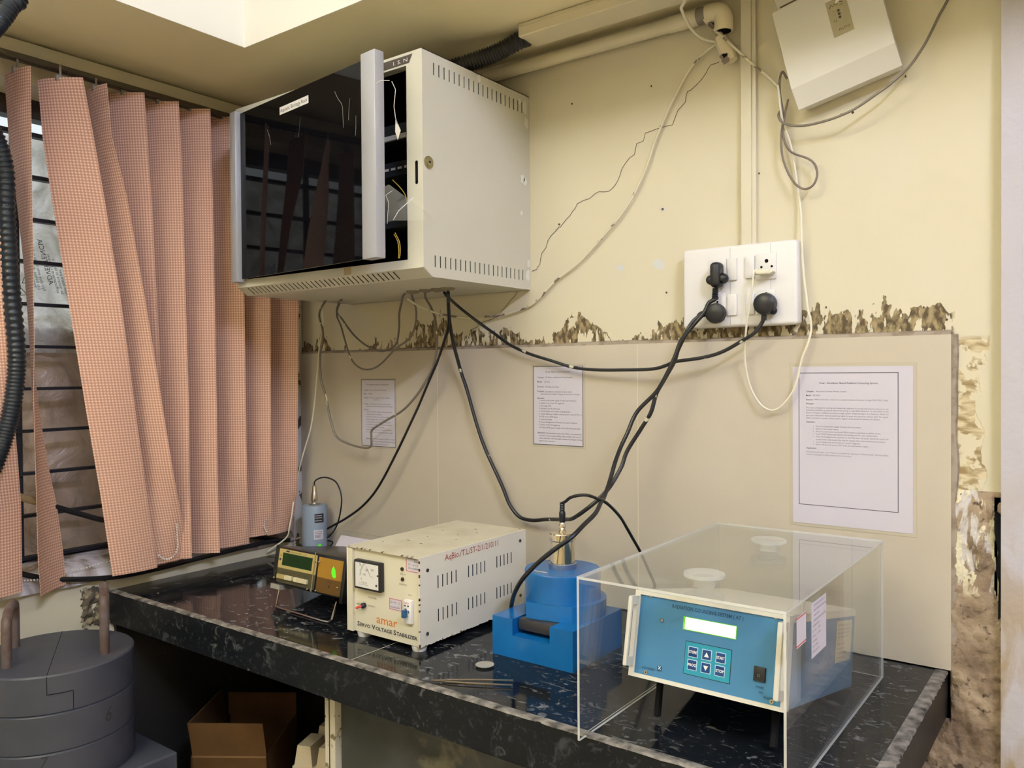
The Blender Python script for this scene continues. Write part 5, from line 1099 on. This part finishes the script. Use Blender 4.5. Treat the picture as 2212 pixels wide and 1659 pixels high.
# base block with a notch cut in the front top edge
nx0, nx1, nd, nz = BX0+0.046, BX0+0.128, 0.052, 0.030
b = MB(); b.box(BX0, nx0, BY0, BY0+nd, HC, BZ); b.box(nx1, BX1, BY0, BY0+nd, HC, BZ); b.box(nx0, nx1, BY0, BY0+nd, HC, BZ-nz); b.box(BX0, BX1, BY0+nd, BY1, HC, BZ)
b.build('base_block', BLUE, cs)
b = MB(); b.rbox(nx0+0.003, nx1+0.02, BY0+0.014, BY0+nd+0.06, BZ-0.022, BZ-0.001, 0.003, 2); b.build('sample_drawer', mat('drawer_black', (0.03, 0.028, 0.03), 0.35), cs)
cx, cy = 1.127, -0.297
b = MB(); n = 64; R0 = 0.082
V = []; Fc = []
for z in (BZ, BZ+0.030):
    for k in range(n):
        a = 2*math.pi*k/n; r = R0
        aa = (a-R_(-78)+math.pi) % (2*math.pi)-math.pi
        if abs(aa) < R_(32): r = min(r, R0*math.cos(R_(32))/math.cos(aa))
        aa2 = (a-R_(-142)+math.pi) % (2*math.pi)-math.pi
        if abs(aa2) < R_(30): r = min(r, R0*math.cos(R_(30))/math.cos(aa2))
        V.append((cx+r*math.cos(a), cy+r*math.sin(a), z))
for k in range(n): Fc.append((k, (k+1) % n, n+(k+1) % n, n+k))
Fc.append(list(range(n))[::-1]); Fc.append(list(range(n, 2*n))); b.add(V, Fc); b.build('collar', BLUE, cs, 20)
b = MB(); b.lathe([(0.0715, 0), (0.0715, 0.0495), (0.070, 0.0515), (0.001, 0.0517)], (cx, cy, BZ+0.030), 64); b.build('shield_drum', BLUE, cs)
zc = BZ+0.0815
b = MB(); b.lathe([(0.0265, 0), (0.0265, 0.010), (0.0235, 0.0105)], (cx, cy, zc), 40); b.build('base_ring', mat('blue_steel_ring', (0.35, 0.42, 0.55), 0.2, metal=0.9), cs)
b = MB(); b.lathe([(0.0235, 0.009), (0.0235, 0.052), (0.0245, 0.053), (0.0255, 0.054), (0.0255, 0.065), (0.024, 0.067), (0.014, 0.0675)], (cx, cy, zc), 48); b.build('detector_can', CHROME, cs)
b = MB(); b.lathe([(0.007, 0.067), (0.007, 0.070), (0.0050, 0.072), (0.0068, 0.076), (0.0072, 0.081), (0.005, 0.085), (0.004, 0.088)], (cx, cy, zc), 24); b.build('connector', CHROME, cs)
b = MB(); b.lathe([(0.0052, 0.086), (0.0062, 0.089), (0.0062, 0.104), (0.0052, 0.107)]+[(0.0052 if k % 2 else 0.0042, 0.108+0.0022*k) for k in range(8)], (cx, cy, zc), 18); b.build('rubber_boot', BLACK, cs)
b = MB(); b.box(cx-0.030, cx-0.002, cy-0.050, cy-0.0485, BZ+0.0814, BZ+0.0820, Matrix()); b.build('paint_scratch', WHITEP, cs)
cable('signal_cable', [(cx, cy, zc+0.122)]+[(1.1355,-0.298,1.0993),(1.1472,-0.3,1.1076),(1.1655,-0.3,1.1134),(1.1794,-0.29,1.1134),(1.1873,-0.27,1.1055),(1.1905,-0.25,1.0979),(1.194,-0.23,1.085),(1.1972,-0.2,1.0615),(1.1958,-0.17,1.0342),(1.1982,-0.15,1.0102),(1.1956,-0.12,0.9833),(1.1975,-0.09,0.9431),(1.2039,-0.07,0.9047),(1.2134,-0.06,0.8676)]+[(1.42, -0.055, 0.85), (1.46, -0.060, 0.835)], 0.0030, CORD, 'black lead arching from the chrome detector to behind the acrylic cover')

# ------------------------------------------------------------ radiation counting system
RM = frame((1.3872, -0.5208, 0.8943), -0.155, 12.0177)
rd = thing('counting_system', 'blue radiation counting system instrument with lit display under the acrylic cover', 'counting instrument', (1.50, -0.35, HC))
RW, RD, RH = 0.2298, 0.3428, 0.1235
IVORY = mat('ivory_frame', (0.66, 0.63, 0.55), 0.4)
b = MB(RM); fw_ = 0.0055
b.box(0, RW, 0, 0.018, 0, fw_); b.box(0, RW, 0, 0.018, RH-fw_, RH); b.box(0, fw_+0.003, 0, 0.018, fw_, RH-fw_); b.box(RW-fw_, RW, 0, 0.018, fw_, RH-fw_)
b.box(RW-0.003, RW, 0.018, RD, RH-0.010, RH); b.build('front_frame', IVORY, rd)
b = MB(RM); b.box(0.001, RW-0.001, 0.004, RD, 0.001, RH-0.001); b.build('cabinet', mat('blue_grey_body', (0.075, 0.20, 0.40), 0.4, var=(14, (0.12, 0.25, 0.42), 0.4, 0.7)), rd)
b = MB(RM); b.box(0, RW, 0.018, RD, RH-0.001, RH+0.001); b.build('top_lid', IVORY, rd)
b = MB(RM); b.box(fw_+0.003, RW-fw_, 0.0025, 0.005, fw_, RH-fw_); pan = b.build('front_panel', BLUEP, rd)
RF = RM @ Matrix.Translation((0, 0.0024, 0)) @ FACE
(a0, c0), (a1, c1) = [(0.0597,0.1098),(0.1664,0.1078)]
b = MB(RF); b.text('RADIATION COUNTING SYSTEM ( AT )', a0, c0-0.003, 0.0072, a1-a0, bold=0.02); b.build('title_lettering', mat('dark_blue_ink', (0.006, 0.045, 0.10), 0.5), rd); b = MB(RF)
q = [(0.0207,0.0147),(0.0409,0.0156),(0.0446,0.0151),(0.0513,0.0216)]; b.text('NUCLEONIX', q[0][0], q[0][1]-0.001, 0.0046, q[1][0]-q[0][0], bold=0.01); b.rect(q[2][0], q[3][0], q[2][1], q[3][1]+0.001, 0.0003); b.build('maker_lettering', mat('dark_blue_ink', (0.006, 0.045, 0.10), 0.5), rd); b = MB(RF)
q = [(0.1894,0.0246),(0.2007,0.0252)]; b.text('POWER', q[0][0], q[0][1]-0.002, 0.0048, q[1][0]-q[0][0], bold=0.01); b.text('ON', q[0][0]+0.0045, q[0][1]-0.0075, 0.0040, bold=0.01)
q = [(0.2015,0.0136),(0.2132,0.0138)]; b.text('RC605D', q[0][0], q[0][1]-0.002, 0.0045, q[1][0]-q[0][0], bold=0.01)
b.build('panel_lettering', mat('dark_blue_ink', (0.006, 0.045, 0.10), 0.5), rd)
q = [(0.0446,0.0151),(0.0513,0.0216)]; b = MB(RF); qx, qz, qw = q[0][0], q[0][1], q[1][0]-q[0][0]
b.strip([(qx+qw*.2, qz+0.002, 0.0005), (qx+qw*.8, qz+0.007, 0.0005)], 0.001, (0, 0, 1)); b.strip([(qx+qw*.2, qz+0.007, 0.0005), (qx+qw*.8, qz+0.002, 0.0005)], 0.001, (0, 0, 1)); b.build('maker_emblem', KEYW, rd)
(a0, c0), (a1, c1), (a2, c2) = [(0.0798,0.0961),(0.1573,0.0981),(0.158,0.0803)]
c0 = (c0+c1)/2
b = MB(RF); b.rect(a0-0.001, a1+0.0008, c2-0.0008, c0+0.0008, 0.0006); b.cur = 1; b.rect(a0+0.0022, a1-0.0003, c2+0.0004, c0-0.0002, 0.0010); b.build('display', [LCDG, LCD], rd)
(a0, c0), (a1, c1), (a2, c2) = [(0.0855,0.0643),(0.1527,0.0644),(0.1535,0.0204)]
c0 = (c0+c1)/2
b = MB(RF); b.rect(a0-0.0008, a1+0.0008, c2-0.0008, c0+0.0008, 0.0004); b.cur = 1; b.rect(a0, a1, c2, c0, 0.0008); kp = b.build('keypad', [INK, TEAL], rd)
kw, kh = a1-a0, c0-c2
for r_, row in enumerate((('STORE', '^', 'START'), ('PROG', 'v', 'STOP'))):
    for c_, s in enumerate(row):
        x = a0+kw*(0.07+0.305*c_); z = c0-kh*(0.13+0.40*r_); s_w, s_h = kw*0.215, kh*0.33
        b = MB(RF); b.rect(x, x+s_w, z-s_h, z, 0.0012); b.cur = 1; b.rect(x+0.0009, x+s_w-0.0009, z-s_h+0.0009, z-0.0009, 0.0015); b.cur = 2
        if s == '^': b.add([(x+s_w*.25, z-s_h*.7, 0.0018), (x+s_w*.75, z-s_h*.7, 0.0018), (x+s_w*.5, z-s_h*.25, 0.0018)], [(0, 1, 2)])
        elif s == 'v': b.add([(x+s_w*.25, z-s_h*.3, 0.0018), (x+s_w*.5, z-s_h*.75, 0.0018), (x+s_w*.75, z-s_h*.3, 0.0018)], [(0, 1, 2)])
        else: b.text(s, x+s_w*.10, z-s_h*.62, 0.0052, s_w*.82, bold=0.03, d=0.0018)
        b.build('key', [KEYW, NAVY, WHITEP], kp)
(a0, c0), (a1, c1) = [(0.1861,0.0515),(0.202,0.0332)]
b = MB(RM); b.rbox(a0, a1, -0.001, 0.003, c1-0.001, c0-0.0005, 0.001, 2); b.cur = 1; b.text('O', a0+0.005, c0-0.014, 0.006, d=0.0013, T=FACE); b.text('I', a0+0.0065, c0-0.022, 0.006, d=0.0013, T=FACE); b.build('power_switch', [BLACK, INK2], rd)
for q in [(0.0252,0.1189),(0.211,0.1191),(0.0273,0.0095),(0.2123,0.0101)]:
    b = MB(RF); b.disc(q[0], q[1], 0.0028, 0.0015, 16); b.cur = 1; b.disc(q[0], q[1], 0.0010, 0.0016, 8); b.build('screw', [STEEL, BLACKM], rd)
q = [(0.045,0.0862)][0]; b = MB(RF); b.disc(q[0], q[1], 0.0032, 0.0006, 20); b.cur = 1; b.disc(q[0]+0.0005, q[1], 0.0022, 0.0008, 16); b.build('sensor_hole', [mat('hole_rim', (0.03, 0.09, 0.16), 0.3), INK2], rd)
def handle(x0, x1):
    """flat pull handle with a long slot, standing off the panel edge"""
    b = MB(RM); y0, y1, z0, z1 = -0.024, 0.002, 0.016, RH-0.008
    b.rbox(x0, x1, y0, y0+0.007, z0, z1, 0.002, 2); b.box(x0, x1, y1-0.007, y1, z0, z1); b.box(x0, x1, y0+0.006, y1-0.006, z1-0.012, z1); b.box(x0, x1, y0+0.006, y1-0.006, z0, z0+0.012)
    b.build('pull_handle', IVORY, rd)
handle(0.001, 0.0075); handle(RW-0.0085, RW-0.001)
for xa in (0.02, RW-0.035):
    b = MB(RM); b.rbox(xa+0.004, xa+0.014, 0.045, 0.053, -0.058, 0.0, 0.002, 1); b.build('tilt_leg', BLACKM, rd)

# ------------------------------------------------------------ acrylic cover
ac = thing('acrylic_cover', 'large clear acrylic dust cover with two round knobs over the blue instrument', 'dust cover', (1.501, -0.3558, HC))
AX0, AX1, AY0, AY1, AZ, tk = 1.3538, 1.6485, -0.6081+0.035, -0.1035, HC+0.2333, 0.0035
AY0 = -0.6081
def pane(name, x0, x1, y0, y1, z0, z1, thin, parent):
    """acrylic plate: clear faces across its thin axis, sawn edges around"""
    b = MB(); b.box(x0, x1, y0, y1, z0, z1)
    order = ('z', 'z', 'y', 'y', 'x', 'x')
    b.mi = [0 if a == thin else 1 for a in order]
    return b.build(name, [ACRYL, ACRYL_EDGE], parent)
pane('side_pane', AX0, AX0+tk, AY0, AY1, HC+0.0005, AZ-tk, 'x', ac)
pane('side_pane', AX1-tk, AX1, AY0, AY1, HC+0.0005, AZ-tk, 'x', ac)
pane('top_pane', AX0, AX1, AY0, AY1, AZ-tk, AZ, 'z', ac)
for x0, x1, z0 in ((AX0+tk, AX1-0.05, HC+0.022), (AX1-0.05, AX1-tk, HC+0.0005)):
    pane('back_pane', x0, x1, AY1-tk, AY1, z0, AZ-tk, 'y', ac)
for x, y in ((1.520, -0.551), (1.516, -0.286)):
    b = MB(); b.lathe([(0.0150, 0.0002), (0.0150, 0.012)], (x, y, AZ), 36); b.lathe([(0.0265, 0.012), (0.0275, 0.013), (0.0275, 0.0165), (0.0265, 0.0175)], (x, y, AZ), 44)
    b.build('knob', acrylic_material('frosted_knob', (0.97, 0.97, 0.95), 0.27) if 'fk' not in MATS else MATS['fk'], ac)
    MATS['fk'] = bpy.data.materials['frosted_knob']
b = MB(Matrix.Translation((AX1+0.0002, 0, 0)) @ SIDE)
b.rect(-0.571, -0.533, 0.976+0.0, 1.018, 0.0002)
b.v, b.f, b.mi = [], [], []
b.add([(-0.571, 1.0165+0.02, 0.0003), (-0.571, 0.998, 0.0003), (-0.533, 0.998, 0.0003), (-0.533, 1.0365, 0.0003)], [(0, 1, 2, 3)])
b.cur = 1; b.rect(-0.571, -0.533, 1.034, 1.0355, 0.0005); b.rect(-0.571, -0.533, 0.9995, 1.001, 0.0005); b.build('paper_sticker', [PAPER, REDL], ac)
b = MB(Matrix.Translation((AX1+0.0002, 0, 0)) @ SIDE)
b.add([(-0.510, 0.968, 0.0003), (-0.444, 0.968, 0.0003), (-0.444, 1.040, 0.0003), (-0.510, 1.040, 0.0003)], [(0, 1, 2, 3)]); b.cur = 1
for k, (s, w) in enumerate((('FIRST CLEAN THE DETECTOR', .5), ('DO NOT OPEN THE COVER WHEN', .55), ('SWITCH OFF', .25), ('BEFORE USE CHECK THE SUPPLY', .55), ('CALIBRATED BY', .3), ('Sr. No : 1503', .35), ('Date : 12-08', .35), ('Validity', .2), ('Due Date', .25), ('Signature', .3))):
    b.text(s, -0.505 if k > 3 else -0.500, 1.034-0.0066*k, 0.0038, 0.07*w*1.4, d=0.0004)
b.build('calibration_label', [PAPER, INK2], ac)

# label stuck on the instrument's own side
b = MB(RM @ Matrix.Translation((RW-0.0008, 0, 0)) @ SIDE); b.rect(0.235, 0.325, 0.045, 0.108, 0.0004); b.cur = 1
for k in range(4): b.text('PRECAUTION BEFORE SWITCH ON', 0.245, 0.100-0.006*k, 0.004, 0.065, d=0.0006)
for k in range(4): b.text('Nuclear Instruments', 0.240, 0.072-0.007*k, 0.004, 0.05, d=0.0006)
b.build('side_label', [mat('yellowed_paper', (0.60, 0.54, 0.42), 0.7), INK2], rd)

# ------------------------------------------------------------ small items on the worktop
b = MB(); b.lathe([(0.0105, 0.0003), (0.0108, 0.0012), (0.0150, 0.0030), (0.0165, 0.0032), (0.0166, 0.0040), (0.0150, 0.0038), (0.0112, 0.0020), (0.0103, 0.0014), (0.006, 0.0016), (0.001, 0.0012)], (1.0655, -0.457, HC), 40)
tag(b.build('sample_dish', mat('dish_alu', (0.75, 0.72, 0.66), 0.3, metal=0.85)), 'tiny round aluminium sample dish on the worktop', 'sample dish')
tw = thing('tweezers', 'steel tweezers lying near the front edge of the worktop', 'tweezers', (1.09, -0.53, HC))
t0 = Vector([(1.037,-0.567,0.822)][0]); e1 = Vector([(1.151,-0.488,0.822)][0]); e2 = Vector([(1.162,-0.505,0.822)][0])
for e in (e1, e2):
    b = MB(); mid_ = (t0+e)/2+((e1-e2).normalized()*0.0025 if e is e1 else (e2-e1).normalized()*0.0030)
    P = crom([t0+Vector((0, 0, 0.0006)), mid_+Vector((0, 0, 0.001)), e+Vector((0, 0, 0.0012))], 8)
    V = []; Fc = []
    for i, p in enumerate(P):
        d = (P[min(i+1, len(P)-1)]-P[max(i-1, 0)]).normalized(); q = Vector((-d.y, d.x, 0)).normalized()*(0.0007+0.0016*min(1, i/7)); V += [p-q, p+q, p+q+Vector((0, 0, 0.0012)), p-q+Vector((0, 0, 0.0012))]
    for i in range(len(P)-1):
        for k in range(4): Fc.append((4*i+k, 4*i+(k+1) % 4, 4*i+4+(k+1) % 4, 4*i+4+k))
    Fc += [(0, 3, 2, 1), tuple(4*(len(P)-1)+k for k in range(4))]; b.add(V, Fc); b.build('tweezer_arm', mat('warm_steel', (0.58, 0.44, 0.30), 0.28, metal=1), tw)

# ------------------------------------------------------------ lead castle of stacked discs on a grey box
DC = (0.200, -0.802); DR = 0.150
b = MB(); b.rbox(0.02, 0.372, -1.02, -0.632, 0, 0.545, 0.004, 1); tag(b.build('lead_box', DRUM), 'dark grey painted metal box carrying the stacked shielding discs', 'metal box')
def ring(z0, z1, name, label, num=None, handles=False, seam=False):
    t = thing(name, label, 'shielding disc', (DC[0], DC[1], z0), 'stacked grey shielding discs')
    b = MB(); b.lathe([(DR-0.002, 0), (DR, 0.002), (DR, z1-z0-0.003), (DR-0.003, z1-z0), (0.001, z1-z0+0.0001)], (DC[0], DC[1], z0), 96); b.build('disc_body', DRUM, t)
    def cyl_pt(a, z, r=DR+0.0005): return Vector((DC[0]+r*math.cos(a), DC[1]+r*math.sin(a), z))
    if seam:
        b = MB(); A = R_(-29); B_ = R_(150)
        b.strip([Vector((DC[0]+(DR-0.002)*math.cos(A), DC[1]+(DR-0.002)*math.sin(A), z1+0.0004)), Vector((DC[0]+(DR-0.002)*math.cos(B_), DC[1]+(DR-0.002)*math.sin(B_), z1+0.0004))], 0.0012, (0, 0, 1))
        b.tube([cyl_pt(A, z1-0.001), cyl_pt(A, z1-0.036)], 0.0006, 6, smooth=False); b.tube([cyl_pt(A+R_(17)*k/6, z1-0.036) for k in range(7)], 0.0006, 6, smooth=False); b.tube([cyl_pt(A+R_(17), z1-0.036), cyl_pt(A+R_(17), z0+0.002)], 0.0006, 6, smooth=False)
        b.build('split_line', BLACKM, t)
    if num:
        s, a, zz, size = num
        V, Fc, w, x0 = glyphs(s); b = MB()
        b.add([cyl_pt(R_(a)+(p[0]-x0+0.25*p[1])*size*0.8/DR, zz+p[1]*size, DR+0.0006) for p in V], Fc); b.build('painted_number', INK, t)
    if handles:
        for xa, ya, xb, yb, hh in ((0.294, -0.745, 0.182, -0.689, 0.118), (0.218, -0.899, 0.098, -0.836, 0.100)):
            b = MB(); h = z1+hh; m_ = 0.020
            b.tube([(xa, ya, z1-0.002), (xa, ya, h-m_), (xa+(xb-xa)*.12, ya+(yb-ya)*.12, h-0.006), (xa+(xb-xa)*.3, ya+(yb-ya)*.3, h), (xa+(xb-xa)*.7, ya+(yb-ya)*.7, h), (xa+(xb-xa)*.88, ya+(yb-ya)*.88, h-0.006), (xb, yb, h-m_), (xb, yb, z1-0.002)], 0.0092, 14, step=5)
            b.build('lifting_handle', RUSTY, t)
    return t
ring(0.6955, 0.770, 'shielding_disc', 'topmost grey shielding disc with two rusty lifting handles', None, True, True)
ring(0.6205, 0.6950, 'shielding_disc', 'grey shielding disc numbered 6 in the stack', ('6', 11, 0.650, 0.042))
ring(0.5455, 0.6200, 'shielding_disc', 'lowest visible grey shielding disc numbered 7', ('7', -35, 0.592, 0.036))

# ------------------------------------------------------------ under the worktop
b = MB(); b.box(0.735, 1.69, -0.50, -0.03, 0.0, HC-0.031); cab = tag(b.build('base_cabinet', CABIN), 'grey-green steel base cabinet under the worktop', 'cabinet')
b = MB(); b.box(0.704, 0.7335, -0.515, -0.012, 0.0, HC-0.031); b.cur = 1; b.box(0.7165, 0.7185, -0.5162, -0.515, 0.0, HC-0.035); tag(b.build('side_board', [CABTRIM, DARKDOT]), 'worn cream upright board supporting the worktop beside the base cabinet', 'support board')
b = MB(); b.box(0.004, 0.703, -0.012, -0.001, 0.0, HC-0.031); b.cur = 0; tag(b.build('shade_board', mat('shade_dark_speckled_board', (0.016, 0.014, 0.012), 0.7, dirt=(70, (0.16, 0.14, 0.12), 0.72, 0.75))), 'added dark speckled board standing for the shade behind the cardboard box', 'board')  # added board, its near-black colour holds the shade under the worktop
b = MB(); b.box(0.001, 0.012, -0.575, -0.013, 0.0, HC-0.031); tag(b.build('end_board', mat('shade_dark_speckled_board', (0.016, 0.014, 0.012), 0.7)), 'dark speckled upright board closing the window end under the worktop', 'board')
# carton
CM = Matrix.Translation((0.262, -0.536, 0)) @ Matrix.Rotation(R_(35), 4, 'Z')
ct = thing('cardboard_box', 'open brown cardboard box in the dark under the worktop', 'cardboard box', CM)
CW, CD, h, tw_ = 0.176, 0.235, 0.468, 0.004
b = MB(CM)
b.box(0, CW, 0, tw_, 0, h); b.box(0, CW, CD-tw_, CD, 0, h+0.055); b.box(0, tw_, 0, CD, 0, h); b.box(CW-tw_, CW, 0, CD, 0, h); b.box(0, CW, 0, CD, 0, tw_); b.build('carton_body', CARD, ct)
b = MB(CM); b.add([(0.004, 0, h), (CW, 0, h), (CW-0.010, 0.004, h+0.073), (-0.006, 0.004, h+0.073), (0.004, 0.003, h), (CW, 0.003, h), (CW-0.010, 0.007, h+0.073), (-0.006, 0.007, h+0.073)], [(0, 1, 2, 3), (4, 7, 6, 5), (3, 2, 6, 7), (0, 3, 7, 4), (1, 5, 6, 2)]); b.build('front_flap', CARD, ct)
b = MB(CM); b.box(0.003, CW-0.002, -0.0006, 0, h-0.004, h); b.build('torn_edge', mat('pale_card_edge', (0.16, 0.09, 0.035), 0.9), ct)
b = MB(CM); b.add([(0, 0.01, h), (0, CD-0.02, h), (-0.012, CD-0.02, h+0.07), (-0.012, 0.01, h+0.07), (0.003, 0.01, h), (0.003, CD-0.02, h), (-0.009, CD-0.02, h+0.07), (-0.009, 0.01, h+0.07)], [(0, 1, 2, 3), (4, 7, 6, 5), (3, 2, 6, 7), (0, 3, 7, 4), (1, 5, 6, 2)]); b.build('side_flap', CARD, ct)
# moulded foam blocks
def foam(x0, x1, y0, y1, z0, z1):
    b = MB(); b.box(x0, x1, y0, y1, z0, z1-0.045); w = (x1-x0)
    for k in range(2):
        a = x0+w*(0.10+0.5*k); c = a+w*0.30
        for (ya, yb) in ((y0, y0+0.07), (y0+0.10, y0+0.16)):
            b.add([(a-0.006, ya, z1-0.045), (c+0.006, ya, z1-0.045), (c+0.006, yb, z1-0.045), (a-0.006, yb, z1-0.045), (a, ya+0.004, z1), (c, ya+0.004, z1), (c, yb-0.004, z1), (a, yb-0.004, z1)], [(0, 1, 5, 4), (1, 2, 6, 5), (2, 3, 7, 6), (3, 0, 4, 7), (4, 5, 6, 7)])
    return b
b = foam(0, 0.105, 0, 0.17, 0.0, 0.530)
FM = Matrix.Translation((0.520, -0.452, 0)) @ Matrix.Rotation(R_(22), 4, 'Z'); b.v = [FM @ v for v in b.v]
tag(b.build('foam_packing', FOAM), 'cream moulded foam packing block with raised studs under the worktop', 'foam packing')
